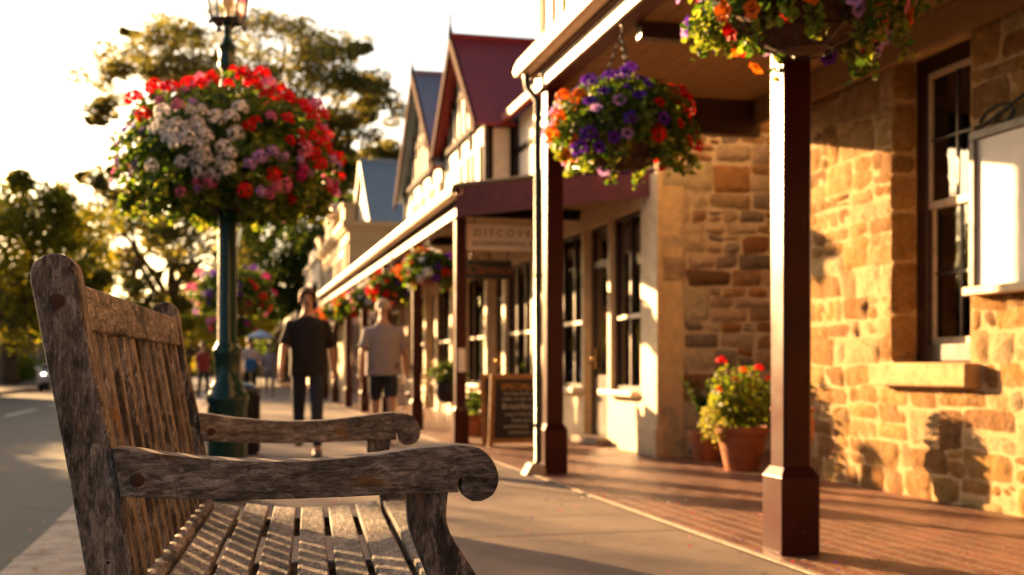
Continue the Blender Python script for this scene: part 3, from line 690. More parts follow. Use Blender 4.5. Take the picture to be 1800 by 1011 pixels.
gable_roof(shop, 25.3, 2.5, 5.15, 7.45, 4.02, 7.6, ROOF_BLUE, BARGE, .5)
m = MB(); m.prism([(4.52, 5.08), (7.6, 6.9), (10.6, 5.1), (10.6, 5.16), (7.6, 6.98), (4.50, 5.16)], XZ, 10.65, 18.75); 
m.box(4.44, 4.54, 10.65, 18.6, 5.02, 5.14)
build_w(m, 'main_roof', ROOF_RED, shop)
m = MB(); m.prism([(4.75, 5.1), (10.4, 5.1), (7.6, 6.85)], XZ, 10.86, 11.0); m.prism([(4.75, 5.1), (10.4, 5.1), (7.6, 6.85)], XZ, 18.6, 18.7); build_w(m, 'gable_end', CREAMW, shop)

# second verandah
v2 = empty('verandah', (2.7, 20, 0), 0, 'long low maroon verandah with cream gutter in front of the gabled shops', 'verandah')
PY2 = [13.36, 16.6, 19.9, 23.2, 26.4, 29.6, 32.8]
for y in PY2: vpost(v2, 2.7, y, 2.68, .13, .18, .40)
m = MB(); m.box(2.64, 2.76, 13.30, 33, 2.68, 2.82); build_w(m, 'beam', MAROON2, v2)
m = MB(); m.box(2.60, 2.637, 12.9, 33, 2.69, 2.80); build_w(m, 'fascia_board', GUTTER, v2)
m = MB(); m.prism([(u-.0, w_-.60) for u, w_ in prof], XZ, 12.55, 33.2); build_w(m, 'gutter', GUTTER, v2, True)
m = MB(); m.box(2.562, 2.60, 12.6, 33, 2.81, 2.95); build_w(m, 'gutter_board', TIMBER, v2)
A_, B_ = Vector((2.50, 12.62, 0)), Vector((4.22, 10.98, 0)); dd = (B_-A_).normalized(); nn = Vector((-dd.y, dd.x, 0))
m = MB()
m.add([(2.46, 12.58, 2.985), (4.72, 10.86, 3.10), (4.72, 33, 3.10), (2.46, 33, 2.985), (2.46, 12.58, 2.965), (4.72, 10.86, 3.08), (4.72, 33, 3.08), (2.46, 33, 2.965)], [(0,1,2,3), (7,6,5,4), (0,3,7,4), (1,0,4,5), (2,1,5,6), (3,2,6,7)])
build_w(m, 'verandah_roof', ROOF_TIN, v2)
m = MB(); m.add([tuple(A_+UP*2.62), tuple(B_+UP*2.68), tuple(B_+UP*2.95), tuple(A_+UP*2.95), tuple(A_+UP*2.62+nn*.05), tuple(B_+UP*2.68+nn*.05), tuple(B_+UP*2.95+nn*.05), tuple(A_+UP*2.95+nn*.05)], [(0,1,2,3), (7,6,5,4), (0,3,7,4), (1,0,4,5), (2,1,5,6), (3,2,6,7)])
build_w(m, 'end_fascia', MAROON2, v2)
m = MB(); m.add([(2.77, 12.75, 2.84), (4.26, 11.35, 2.84), (4.26, 33, 2.84), (2.77, 33, 2.84), (2.77, 12.75, 2.86), (4.26, 11.35, 2.86), (4.26, 33, 2.86), (2.77, 33, 2.86)], [(0,1,2,3), (7,6,5,4), (0,3,7,4), (1,0,4,5), (2,1,5,6), (3,2,6,7)])
build_w(m, 'ceiling', CEIL, v2)
for y in PY2: 
    m = MB(); m.box(2.77, 4.2, y-.04, y+.04, 2.72, 2.835); build_w(m, 'cross_beam', TIMBER, v2)

# brick shop beyond, cream parapet building, white building
bsh = empty('brick_shop', (4.27, 34, 0), 0, 'low brick shop under the far end of the long verandah', 'building')
t = NT('red_brick'); v = t.obj(); bt = t.n('ShaderNodeTexBrick', Vector=t.map(v, rot=(R(90), 0, R(90))), Color1=(.30, .10, .04), Color2=(.22, .075, .03), Mortar=(.3, .22, .15), Scale=1, Mortar__Size=.006, Brick__Width=.24, Row__Height=.09)
RBR = t.surf(t.bsdf(t.mix(.5, bt.outputs[0], t.ramp(t.noise(v, 12, 5), [(.3, .6), (.7, 1.3)]), 'MULTIPLY'), .85))
m = MB(); ops = [(29+4*k, 30.8+4*k, .6, 2.4) for k in range(3)]+[(31.4+4*k, 32.3+4*k, .02, 2.4) for k in range(3)]
wallboxes(m, lambda a_, b_, c_, d_: m.box(4.27, 4.5, a_, b_, c_, d_), 27.87, 41.6, -.1, 3.4, ops); m.box(4.27, 12, 41.35, 41.6, 3.4, 3.5)
build_w(m, 'wall', RBR, bsh)
for (a_, b_, c_, d_) in ops:
    q = MB(); q.box(4.34, 4.40, a_, a_+.07, c_, d_); q.box(4.34, 4.40, b_-.07, b_, c_, d_); q.box(4.34, 4.40, a_+.07, b_-.07, d_-.07, d_); q.box(4.2 if c_ > .1 else 4.34, 4.40, a_+.07, b_-.07, c_, c_+.07)
    wd = build_w(q, 'window' if c_ > .1 else 'door', CREAM, bsh); q = MB(); q.box(4.37, 4.38, a_+.07, b_-.07, c_+.07, d_-.07); _build(q, 'pane', bpy.data.materials['dark_pane'], wd)
m = MB(); m.box(4.2, 12, 27.87, 41.6, 3.4, 3.5); build_w(m, 'roof', ROOF_TIN, bsh)

pb = empty('parapet_building', (4.27, 48, 0), 0, 'cream rendered building with moulded parapet and a blue grey gabled roof behind', 'building')
YEL = mat_paint('yellow_render', (.72, .50, .25), .7, .1)
m = MB(); m.box(4.27, 12, 41.7, 54, -.1, 5.9); build_w(m, 'wall', YEL, pb)
m = MB(); m.box(4.12, 12.1, 41.6, 54.1, 5.9, 6.02); m.box(4.02, 12.2, 41.5, 54.2, 6.02, 6.25); m.box(4.2, 12, 41.64, 54.05, 5.45, 5.53)
for (a_, b_, z) in ((41.5, 42.7, 6.75), (46.2, 49.4, 6.95), (52.9, 54.2, 6.75)): m.box(4.10, 4.5, a_, b_, 6.25, z); m.box(4.03, 4.55, a_-.08, b_+.08, z, z+.14)
m.prism([(46.2, 7.09), (49.4, 7.09), (47.8, 7.9)], lambda u, w_, t_: (t_, u, w_), 4.12, 4.48)
for y in (42.1, 45.9, 49.7, 53.3): m.box(4.17, 4.265, y, y+.4, 0, 5.45)
build_w(m, 'cornice', YEL, pb, False, .02)
for y in (43.2, 44.7, 47.3, 48.6, 50.7, 52.1):
    q = MB(); q.box(4.18, 4.265, y-.06, y+.76, 3.62, 3.7); q.box(4.2, 4.265, y-.06, y, 3.7, 5.1); q.box(4.2, 4.265, y+.7, y+.76, 3.7, 5.1); q.box(4.2, 4.265, y-.06, y+.76, 5.1, 5.18)
    wd = build_w(q, 'window', CREAMW, pb); q = MB(); q.box(4.24, 4.262, y, y+.7, 3.7, 5.1); _build(q, 'pane', bpy.data.materials['dark_pane'], wd)
m = MB(); m.box(5.25, 9, 41.9, 48.0, 6.25, 6.4); m.prism([(41.8, 6.26), (48.1, 6.26), (44.95, 8.95)], lambda u, w_, t_: (t_, u, w_), 5.2, 5.4); build_w(m, 'gable_wall', CREAMW, pb)
gable_roof(pb, 44.95, 3.15, 6.3, 9.0, 5.05, 10, mat_roof('roof_pale_blue', (.36, .42, .46), 'y'), CREAMW, .35, .1)

wb = empty('white_building', (4.27, 59, 0), 0, 'farthest white rendered building at the end of the shop row', 'building')
m = MB(); m.box(4.2, 12, 54.3, 64, -.1, 6.0); m.box(4.05, 12, 54.25, 64.1, 6.0, 6.2); m.box(4.2, 4.5, 57, 61, 6.2, 6.8)
build_w(m, 'wall', CREAMW, wb)
for y in (55.4, 57.4, 59.4, 61.6):
    q = MB(); q.box(4.12, 4.195, y-.06, y+.86, 3.4, 3.5); q.box(4.12, 4.195, y-.06, y+.86, 4.9, 5.0); q.box(4.12, 4.195, y-.06, y, 3.5, 4.9); q.box(4.12, 4.195, y+.8, y+.86, 3.5, 4.9)
    wd = build_w(q, 'window', TIMBER, wb); q = MB(); q.box(4.17, 4.192, y, y+.8, 3.5, 4.9); _build(q, 'pane', bpy.data.materials['dark_pane'], wd)
for y0_, y1_ in ((41.7, 63.8),):
    v3 = empty('awning', (3.2, 50, 0), 0, 'far cream street awning on thin posts in front of the parapet building', 'awning')
    m = MB(); m.prism([(2.45, 2.85), (4.1, 3.15), (4.1, 3.2), (2.45, 2.93)], XZ, 41.8, 63.8); build_w(m, 'awning_roof', ROOF_TIN, v3)
    m = MB(); m.box(2.40, 2.448, 41.8, 63.8, 2.75, 2.95); build_w(m, 'fascia_board', GUTTER, v3)
    for k in range(7): m = MB(); m.tube([(2.55, 42.2+3.5*k, 0), (2.55, 42.2+3.5*k, 2.85)], .05, 8); build_w(m, 'awning_post', MAROON, v3)

# left side of the street, far
ls = empty('corner_store', (-13, 80, 0), 0, 'small white store with a red roof and signboard across the road', 'building')
m = MB(); wallboxes(m, lambda a_, b_, c_, d_: m.box(a_, b_, 74, 74.3, c_, d_), -21, -11.0, -.1, 3.0, [(-20, -17.5, .7, 2.3), (-16.8, -15.8, 0, 2.3), (-15.0, -12.2, .7, 2.3)])
m.box(-11.0, -10.7, 74, 88, -.1, 3.0); m.box(-21, -20.7, 74.3, 88, -.1, 3); m.box(-20.7, -11, 77, 77.2, -.1, 3.0)
build_w(m, 'wall', mat_paint('grey_white', (.55, .52, .5), .7), ls)
m = MB(); m.prism([(-21.6, 3.0), (-10.2, 3.0), (-12.5, 4.4), (-19.3, 4.4)], XZ, 73.4, 88.4); build_w(m, 'roof', mat_roof('store_roof', (.42, .05, .04), 'x'), ls)
m = MB(); m.box(-18, -11.2, 73.5, 73.6, 2.35, 3.1); build_w(m, 'signboard', WHITE, ls)
m = MB(); m.box(-14.6, -12.9, 73.44, 73.49, 2.45, 2.75); build_w(m, 'sign_stripe', mat_paint('red_stripe', (.5, .03, .02), .4), ls)
m = MB()
for x in (-20.8, -17.2, -14.0, -11.0): m.box(x, x+.14, 72.0, 72.14, 0, 2.4)
m.box(-21, -10.8, 72.0, 73.5, 2.4, 2.46); build_w(m, 'porch', CREAMW, ls)
# ------------------------------------------------------------------ plants
def leaf_mesh(name, P, Nrm, S, cols, mat, aspect=.62, fold=.25):
    """P centres, Nrm normals, S half lengths -> one mesh of folded leaves."""
    n = len(P); rng = np.random.default_rng(len(P)+int(abs(P[0][0])*100))
    Nrm = Nrm/np.linalg.norm(Nrm, axis=1, keepdims=True)
    r = rng.normal(size=(n, 3)); U = np.cross(Nrm, r); U /= np.linalg.norm(U, axis=1, keepdims=True)+1e-9
    Vv = np.cross(Nrm, U)
    sh = np.array([(0, -1, 0), (1, -.45, fold), (.85, .45, fold), (0, 1, 0), (-.85, .45, fold), (-1, -.45, fold)])
    V = np.zeros((n, 6, 3))
    for k, (a_, b_, c_) in enumerate(sh):
        V[:, k] = P+U*(a_*aspect*S)[:, None]+Vv*(b_*S)[:, None]+Nrm*(c_*S)[:, None]
    base = np.arange(n)[:, None]*6
    q = np.concatenate([base+np.array([[0, 1, 2, 3]]), base+np.array([[0, 3, 4, 5]])], 1).reshape(-1, 4)
    me = bpy.data.meshes.new(name); me.vertices.add(n*6); me.vertices.foreach_set('co', V.astype(np.float32).ravel())
    me.loops.add(len(q)*4); me.loops.foreach_set('vertex_index', q.astype(np.int32).ravel())
    me.polygons.add(len(q)); me.polygons.foreach_set('loop_start', np.arange(0, len(q)*4, 4, dtype=np.int32)); me.polygons.foreach_set('loop_total', np.full(len(q), 4, dtype=np.int32))
    at_ = me.attributes.new('Col', 'FLOAT_COLOR', 'FACE'); c = np.ones((n, 2, 4), dtype=np.float32); c[:, :, :3] = cols[:, None, :]
    at_.data.foreach_set('color', c.ravel()); me.materials.append(mat); me.update(); me.validate(); return me
def leaf_obj(name, parent, *a, **k):
    o = bpy.data.objects.new(name, leaf_mesh(name, *a, **k)); link(o, parent); return o
def pal_cols(rng, n, pal, var=.25):
    p = np.array(pal); c = p[rng.integers(0, len(p), n)]; return np.clip(c*rng.uniform(1-var, 1+var, (n, 1)), 0, 1)
GREENS = [(.05, .11, .015), (.09, .16, .02), (.13, .19, .025), (.035, .08, .015), (.16, .20, .03)]

_FL = {}
def petal(m, c, nrm, r, u, v_, col, n=5, ph=0.0, dark=None, cup=.25):
    for k in range(n):
        a = ph+2*math.pi*k/n; d = u*math.cos(a)+v_*math.sin(a); s = u*-math.sin(a)+v_*math.cos(a); w_ = r*.52
        pts = [c, c+d*r*.5+s*w_*.8+nrm*r*cup*.5, c+d*r*.95+s*w_*.55+nrm*r*cup, c+d*r*1.02-s*w_*.2+nrm*r*cup*.9, c+d*r*.9-s*w_*.6+nrm*r*cup*.8, c+d*r*.45-s*w_*.8+nrm*r*cup*.4]
        m.add(pts, [(0, 1, 2, 3, 4, 5)], col)
    if dark:
        for k in range(n):
            a = ph+2*math.pi*k/n; d = u*math.cos(a)+v_*math.sin(a); s = u*-math.sin(a)+v_*math.cos(a)
            m.add([c+nrm*.0015, c+d*r*.28+s*r*.1+nrm*(r*cup*.3+.002), c+d*r*.32-s*r*.1+nrm*(r*cup*.3+.002)], [(0, 1, 2)], dark)
def flower_mesh(kind, col, var=0):
    key = (kind, col, var)
    if key in _FL: return _FL[key]
    rnd = random.Random(hash(kind) % 97+var*7+int(col[0]*1000)); m = MB(); Z = Vector((0, 0, 1))
    if kind == 'geranium':
        for k in range(15):
            th_ = math.acos(1-k/15*1.15); ph = k*2.4; n_ = Vector((math.sin(th_)*math.cos(ph), math.sin(th_)*math.sin(ph), math.cos(th_)))
            n2 = (n_+Vector((rnd.uniform(-.3, .3), rnd.uniform(-.3, .3), rnd.uniform(-.3, .3)))).normalized()
            u = n2.cross(Vector((.3, .5, .8))).normalized(); f_ = rnd.uniform(.78, 1.12)
            petal(m, n_*.046*rnd.uniform(.85, 1.1), n2, .0185*rnd.uniform(.85, 1.1), u, n2.cross(u), tuple(min(1, x*f_) for x in col), 5, rnd.uniform(0, 6))
        m.tube([(0, 0, -.06), (0, 0, 0)], .003, 4, False, (.1, .16, .03))
    elif kind == 'petunia':
        u, v_ = Vector((1, 0, 0)), Vector((0, 1, 0)); N_ = 15; r = .036
        ring = [Vector((math.cos(2*math.pi*k/N_)*r*(1+.14*math.cos(2*math.pi*k/3)), math.sin(2*math.pi*k/N_)*r*(1+.14*math.cos(2*math.pi*k/3)), .004*math.sin(k*2.1))) for k in range(N_)]
        mid = [p*.45+Z*-.004 for p in ring]
        c = Vector((0, 0, -.022)); dk = tuple(x*.35 for x in col)
        m.add(ring+mid+[c], [(k, (k+1) % N_, N_+(k+1) % N_, N_+k) for k in range(N_)], col)
        m.add(mid+[c], [(k, (k+1) % N_, N_) for k in range(N_)], dk)
    else:
        u, v_ = Vector((1, 0, 0)), Vector((0, 1, 0))
        petal(m, Vector((0, 0, 0)), Z, .045, u, v_, col, 5, 0.3, (.12, .02, .05), .12)
    me = m.mesh('flower', PETAL); _FL[key] = me; return me
def put_flower(parent, me, p, nrm, s, i, rnd):
    o = bpy.data.objects.new('flower', me); o.location = p
    nrm = Vector(nrm)+Vector((rnd.uniform(-.25, .25), rnd.uniform(-.25, .25), rnd.uniform(-.25, .25)))
    o.rotation_euler = nrm.to_track_quat('Z', 'Y').to_euler(); o.scale = (s,)*3
    link(o, parent)
REDC, PINK, WHT, PURP, LILAC, ORNG, MAG = (.70, .006, .010), (.80, .20, .40), (.88, .86, .86), (.13, .025, .42), (.55, .30, .68), (.85, .16, .01), (.55, .02, .25)
def basket(loc, rx, rz, nl, nf, fcol, seed, label, group, hang=None, bowl=(COIR, .6, .28), leaf=.028, trail=14, name='hanging_basket', around=False, cat='hanging basket', dome=(.55, .6), fs=1.0, under=.35, small=0):
    """plants in a bowl; origin at the middle of the plants."""
    rng = np.random.default_rng(seed); rnd = random.Random(seed)
    root = empty(name, loc, 0, label, cat, group)
    br, bd = rx*bowl[1], bowl[2]                # bowl radius, depth
    zb_ = -rz*under+.02
    m = MB()
    if around: m.lathe([(.075, zb_-bd*.55), (br*.5, zb_-bd), (br*.85, zb_-bd*.6), (br, zb_), (br*.95, zb_+.02), (.075, zb_+.01)], n=24)
    else: m.lathe([(.01, zb_-bd), (br*.35, zb_-bd*.95), (br*.72, zb_-bd*.7), (br*.93, zb_-bd*.35), (br, zb_), (br*.94, zb_+.01), (.01, zb_-.01)], n=28)
    m.build('basket_bowl', bowl[0], root, True)
    if bowl[0] is COIR and nl > 600:
        m = MB()
        for k in range(14):
            a = 2*math.pi*k/14; m.tube([(math.cos(a)*q*br*1.02, math.sin(a)*q*br*1.02, zb_-bd*w_*1.02) for q, w_ in ((.36, .98), (.73, .73), (.94, .37), (1.01, 0))], .004, 5)
        for q, w_ in ((1.01, 0), (.74, .72), (.37, .97)): m.tube([(math.cos(a)*q*br*1.02, math.sin(a)*q*br*1.02, zb_-bd*w_*1.02) for a in [2*math.pi*k/24 for k in range(25)]], .005, 5)
        m.build('wire_frame', BLACK, root)
    if hang:
        m = MB()
        L = hang
        for k in range(3):
            a = 2*math.pi*k/3+.5; p0 = Vector((math.cos(a)*br, math.sin(a)*br, zb_)); p1 = Vector((0, 0, L-.09)); nk = max(8, int((p1-p0).length/.032))
            for i in range(nk):
                q0, q1 = p0.lerp(p1, (i-.1)/nk), p0.lerp(p1, (i+1.1)/nk); s_ = Vector((.006, 0, 0)) if i % 2 else Vector((0, .006, 0))
                m.tube([q0, q0.lerp(q1, .2)+s_, q0.lerp(q1, .8)+s_, q1], .0036, 4, False); m.tube([q0, q0.lerp(q1, .2)-s_, q0.lerp(q1, .8)-s_, q1], .0036, 4, False)
        m.tube([(0, 0, L-.09), (.012, 0, L-.06), (0, 0, L-.03), (0, 0, L)], .004, 6); m.build('hanging_chain', BLACK, root)
    # foliage shell and fill
    def sample(n_, lo, hi, zmin=-.75):
        d = rng.normal(size=(n_*3, 3)); d /= np.linalg.norm(d, axis=1, keepdims=True); d = d[d[:, 2] > zmin][:n_]
        lum = np.array([noise.noise(Vector(x)*2.3+Vector((seed, 0, 0))) for x in d])
        rr = rng.uniform(lo, hi, len(d))*(1+.22*lum)
        return d, d*rr[:, None]*np.array([rx, rx, rz])
    d, P = sample(nl, .72, 1.0, -.85 if around else -.6)
    keep = np.hypot(P[:, 0], P[:, 1]) > (.09 if around else -1); d, P = d[keep], P[keep]
    Nr = d+rng.normal(scale=.55, size=d.shape)+np.array([0, 0, .35])
    S = rng.uniform(.6, 1.3, len(P))*leaf
    leaf_obj('foliage', root, P, Nr, S, pal_cols(rng, len(P), GREENS), LEAF, aspect=.75)
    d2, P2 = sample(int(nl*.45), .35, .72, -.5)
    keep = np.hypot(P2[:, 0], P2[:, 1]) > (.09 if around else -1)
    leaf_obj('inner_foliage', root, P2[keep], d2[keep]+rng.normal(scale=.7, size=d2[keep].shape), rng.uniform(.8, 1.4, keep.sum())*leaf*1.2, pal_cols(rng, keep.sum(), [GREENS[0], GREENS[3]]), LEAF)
    # trailing stems
    TP, TN, TS = [], [], []; sm = MB()
    for k in range(trail):
        a = rnd.uniform(0, 6.28); q = rnd.uniform(.42, .92); L = rnd.uniform(.25, .9)*rz*(.40 if around else .66); p = Vector((math.cos(a)*q*rx, math.sin(a)*q*rx, -rz*.45)); pts = [p.copy()]
        dr = Vector((math.cos(a), math.sin(a), 0))
        for j in range(7):
            p = p+dr*.02*(1-j/7)+Vector((rnd.uniform(-.012, .012), rnd.uniform(-.012, .012), -L/7)); pts.append(p.copy())
            for _ in range(5):
                TP.append(tuple(p+Vector((rnd.uniform(-.035, .035), rnd.uniform(-.035, .035), rnd.uniform(-.03, .03))))); TN.append((rnd.gauss(0, 1), rnd.gauss(0, 1), rnd.gauss(.5, 1))); TS.append(leaf*rnd.uniform(.6, 1.1))
        sm.tube(pts, .0025, 4, False, (.12, .14, .04))
    if trail:
        st = sm.build('trailing_stems', LEAF, root)
        leaf_obj('trailing_leaves', root, np.array(TP), np.array(TN), np.array(TS), pal_cols(rng, len(TP), GREENS+[(.22, .26, .04), (.25, .28, .05)]), LEAF, aspect=.7)
    # flowers
    i = 0; tries = 0; placed = []; SM = MB()
    while i < nf+small and tries < (nf+small)*200:
        tries += 1; v_ = Vector((rnd.gauss(0, 1), rnd.gauss(0, 1), rnd.gauss(0, 1))).normalized()
        if v_.z < (-.72 if hang else -.66): continue
        fk = fcol(v_, rnd)
        if fk is None: continue
        if any((v_-q).length < fk[2]*(.95 if i < nf else .6) for q in placed): continue
        placed.append(v_)
        lum = noise.noise(v_*2.3+Vector((seed, 0, 0)))
        rr = (1.0+.22*lum)*rnd.uniform(.97, 1.07)
        p = Vector((v_.x*rx*rr, v_.y*rx*rr, v_.z*rz*rr)); nr = Vector((v_.x/rx, v_.y/rx, v_.z/rz*.8+.5/rx)).normalized()
        if i < nf: put_flower(root, flower_mesh(fk[0], fk[1], rnd.randint(0, 2)), p, nr, rnd.uniform(.8, 1.15)*fs*fk[3], i, rnd)
        else:
            me_ = flower_mesh(fk[0], fk[1], rnd.randint(0, 2)); M_ = Matrix.Translation(p*.98) @ nr.to_track_quat('Z', 'Y').to_matrix().to_4x4() @ Matrix.Scale(rnd.uniform(.5, .85)*fs, 4)
            ca = me_.attributes['Col'].data; vs_ = [tuple(M_ @ q.co) for q in me_.vertices]; b0 = len(SM.v); SM.v += vs_
            for pi, pg in enumerate(me_.polygons): SM.f.append(tuple(b0+x for x in pg.vertices)); SM.c.append(tuple(ca[pi].color)[:3])
        i += 1
    if SM.f: tag(SM.build('small_flowers', PETAL, root, fix=False), kind='stuff')
    return root
LC = [0.0]
def lampcol(v, rnd):
    toward = -v.y; s = v.x; z = v.z
    if LC[0] < 32:
        if toward > .2 and -.66 < s < .12 and -.42 < z < .40+.2*s: LC[0] += 1; return ('geranium', WHT, .105, 1.05)
        return None
    if toward < -.35 and rnd.random() < .8: return None
    if s < -.80: return ('petunia', rnd.choice([LILAC, LILAC, PURP, PINK]), .14, 1.0)
    if toward > 0 and -.72 < s < .06 and -.38 < z < .42+.2*s: return ('geranium', WHT, .13, 1.0)
    if z > .45 and s < .2 and rnd.random() < .6: return None
    if z > .45: return ('geranium', rnd.choice([REDC, REDC, REDC, REDC, PINK]), .15, 1.05)
    if s > -.05 and z > -.02: return ('geranium', rnd.choice([REDC, REDC, REDC, REDC, PINK]), .15, 1.0)
    if s > .55: return ('geranium', rnd.choice([LILAC, PINK, MAG, REDC]), .15, .95)
    if s > -.5 and z > -.62: return ('geranium', rnd.choice([PINK, LILAC, PINK, REDC]), .15, .95)
    if s < -.3 and z > .2: return ('geranium', rnd.choice([REDC, PINK]), .22, 1.0)
    return ('petunia', rnd.choice([WHT, PINK, ORNG]), .35, .8) if rnd.random() < .3 else None
def mixcol(pal, sp=.24, kinds=('petunia',), sz=1.0):
    def f(v, rnd):
        s = v.dot(RIGHT); k = min(len(pal)-1, max(0, int((s+1)/2*len(pal)+rnd.uniform(-.8, .8)))); c = pal[k]
        return (rnd.choice(kinds), c, sp, sz)
    return f

# ------------------------------------------------------------------ street lamps
def lamp(x, y):
    root = empty('street_lamp', (x, y, 0), 0, 'tall dark green street lamp column with glass lantern close behind the bench', 'street lamp', 'lamp posts along the kerb')
    pr = [(.165, 0), (.165, .06), (.145, .10), (.14, .14), (.138, .70), (.150, .72), (.152, .76), (.128, .79), (.122, .82), (.115, .845), (.096, .87), (.094, 1.04), (.104, 1.06), (.106, 1.10), (.085, 1.13), (.071, 1.16), (.066, 2.2), (.060, 3.0), (.060, 3.02), (.045, 3.10), (.042, 3.14), (.062, 3.17), (.066, 3.20), (.060, 3.23), (.060, 3.30), (.07, 3.32), (.045, 3.35), (.030, 3.40), (.03, 3.50)]
    MB().lathe(pr, n=28).build('column', GREEN, root, True)
    m = MB()
    for k in range(8): a = 2*math.pi*k/8; m.tube([(math.cos(a)*.139, math.sin(a)*.139, .16), (math.cos(a)*.139, math.sin(a)*.139, .68)], .006, 5)
    m.build('fluting', GREEN, root)
    m = MB(); zb2, zt2, rb2, rt2 = 3.51, 3.93, .13, .205; N_ = 4
    cor = lambda r, z, k: (math.cos(2*math.pi*k/N_+.5)*r, math.sin(2*math.pi*k/N_+.5)*r, z)
    for k in range(N_):
        m.tube([cor(rb2, zb2, k), cor(rt2, zt2, k)], .009, 6); m.tube([cor(rb2, zb2, k), cor(rb2, zb2, k+1)], .012, 6); m.tube([cor(rt2, zt2, k), cor(rt2, zt2, k+1)], .012, 6)
        m.tube([(0, 0, 3.42), cor(.06, 3.44, k), cor(rb2*1.02, zb2-.01, k)], .007, 6); m.sphere(cor(rb2*1.08, zb2-.03, k), .018, 8)
        m.add([cor(rt2+.03, zt2+.01, k), cor(rt2+.03, zt2+.01, k+1), cor(.06, zt2+.17, k+1), cor(.06, zt2+.17, k)], [(0, 1, 2, 3)])
    m.add([cor(rb2, zb2, k) for k in range(4)], [(0, 1, 2, 3)])
    m.lathe([(.06, zt2+.16), (.07, zt2+.22), (.03, zt2+.26), (.012, zt2+.30), (.022, zt2+.33), (.004, zt2+.38)], n=12)
    ln = m.build('lantern', BLACK, root, False)
    g = MB()
    for k in range(N_): g.add([cor(rb2-.004, zb2, k), cor(rb2-.004, zb2, k+1), cor(rt2-.004, zt2, k+1), cor(rt2-.004, zt2, k)], [(0, 1, 2, 3)])
    g.build('lantern_glass', LGLASS, ln)
    MB().lathe([(.018, 3.51), (.018, 3.6), (.045, 3.63), (.05, 3.74), (.03, 3.80), (.01, 3.81)], n=14).build('lamp_bulb', mat_paint('opal_bulb', (.75, .6, .42), .3) if 'opal_bulb' not in bpy.data.materials else bpy.data.materials['opal_bulb'], ln, True)
    m = MB(); 
    for k in range(4): a = math.pi*k/2; m.tube([(math.cos(a)*.06, math.sin(a)*.06, 2.75), (math.cos(a)*.35, math.sin(a)*.35, 2.42), (math.cos(a)*.5, math.sin(a)*.5, 2.30)], .011, 6)
    m.build('basket_bracket', GREEN, root)
    return root
lamp1 = lamp(0.0, 8.14); lamp1.scale = (.945,)*3
lamp2 = copy_tree(lamp1); lamp2.location = (.12, 23.4, 0); lamp2['label'] = 'farther green street lamp down the pavement, seen beside the near lamp column'
lamp3 = copy_tree(lamp1); lamp3.location = (.2, 42, 0); lamp3['label'] = 'farthest green street lamp near the end of the shop row'
basket((0, 8.14, 2.36), .745, .52, 5200, 98, lampcol, 5, 'huge round basket of red, white and pink geraniums around the near lamp post', 'flower baskets on lamp posts', None, (COIR, .44, .20), .030, 85, 'lamp_basket', True, 'flower basket', fs=1.02, small=120)
basket((.12, 23.4, 2.40), .78, .54, 1500, 60, mixcol([PINK, LILAC, PURP, PURP, MAG, PURP, MAG, REDC], .26, ('petunia', 'geranium'), 1.7), 6, 'round basket of purple and magenta flowers on the farther lamp post', 'flower baskets on lamp posts', None, (COIR, .62, .28), .055, 10, 'lamp_basket', True, 'flower basket')
basket((.2, 42, 2.48), .8, .55, 500, 26, mixcol([PINK, REDC, MAG], .4, ('geranium',), 2.6), 7, 'farthest round flower basket on the last street lamp', 'flower baskets on lamp posts', None, (COIR, .62, .28), .08, 4, 'lamp_basket', True, 'flower basket')
# two big baskets under the near verandah
G1 = 'flower baskets hanging from the verandah of the stone building'
basket((2.50, 4.62, 2.64), .54, .37, 2600, 96, lambda v, rnd: ((rnd.choice(['star', 'petunia']), rnd.choice([PINK, LILAC]), .26, 1.15) if v.dot(RIGHT) > .2 and rnd.random() < .6 else (('petunia', rnd.choice([REDC, ORNG, PURP, LILAC, REDC]), .22, 1.15))), 15, 'nearest hanging basket with pink star flowers, in front of the maroon post', G1, .66, (COIR, .60, .24), .026, 16, fs=1.0, under=.25)
basket((2.64, 7.45, 2.58), .51, .34, 2600, 98, mixcol([LILAC, ORNG, PURP, PURP, LILAC, PURP, PURP, PURP, REDC, REDC, REDC], .19, ('petunia', 'petunia', 'petunia', 'geranium'), 1.15), 16, 'hanging basket of purple, orange and red petunias on chains between the two maroon posts', G1, .72, (COIR, .58, .24), .026, 18, under=.25)
G2 = 'flower baskets hanging from the long low verandah'
labs = ['nearest basket of the low verandah, with a red pot, beside the white sign', 'second basket of the low verandah with red blooms over a dark bowl', 'third basket of the low verandah with pale pink blooms', 'fourth basket of the low verandah with orange red blooms', 'fifth basket along the low verandah, orange blooms', 'sixth and farthest basket along the low verandah']
pals = [[ORNG, REDC, WHT, PURP, REDC], [REDC, REDC, ORNG, PURP], [PINK, WHT, REDC], [ORNG, REDC, REDC], [ORNG, WHT, ORNG], [ORNG, REDC, PINK]]
for k, y in enumerate((14.75, 18.2, 21.2, 24.4, 27.6, 30.8)):
    basket((2.56, y, 2.20), .36, .26, 900 if k < 2 else 400, 34 if k < 2 else 22, mixcol(pals[k], .36, ('geranium', 'petunia'), 1.25 if k < 2 else 1.6), 30+k, labs[k], G2, .50, (RED_POT if k == 0 else COIR, .62, .20), .034 if k < 2 else .05, 6, under=.15)

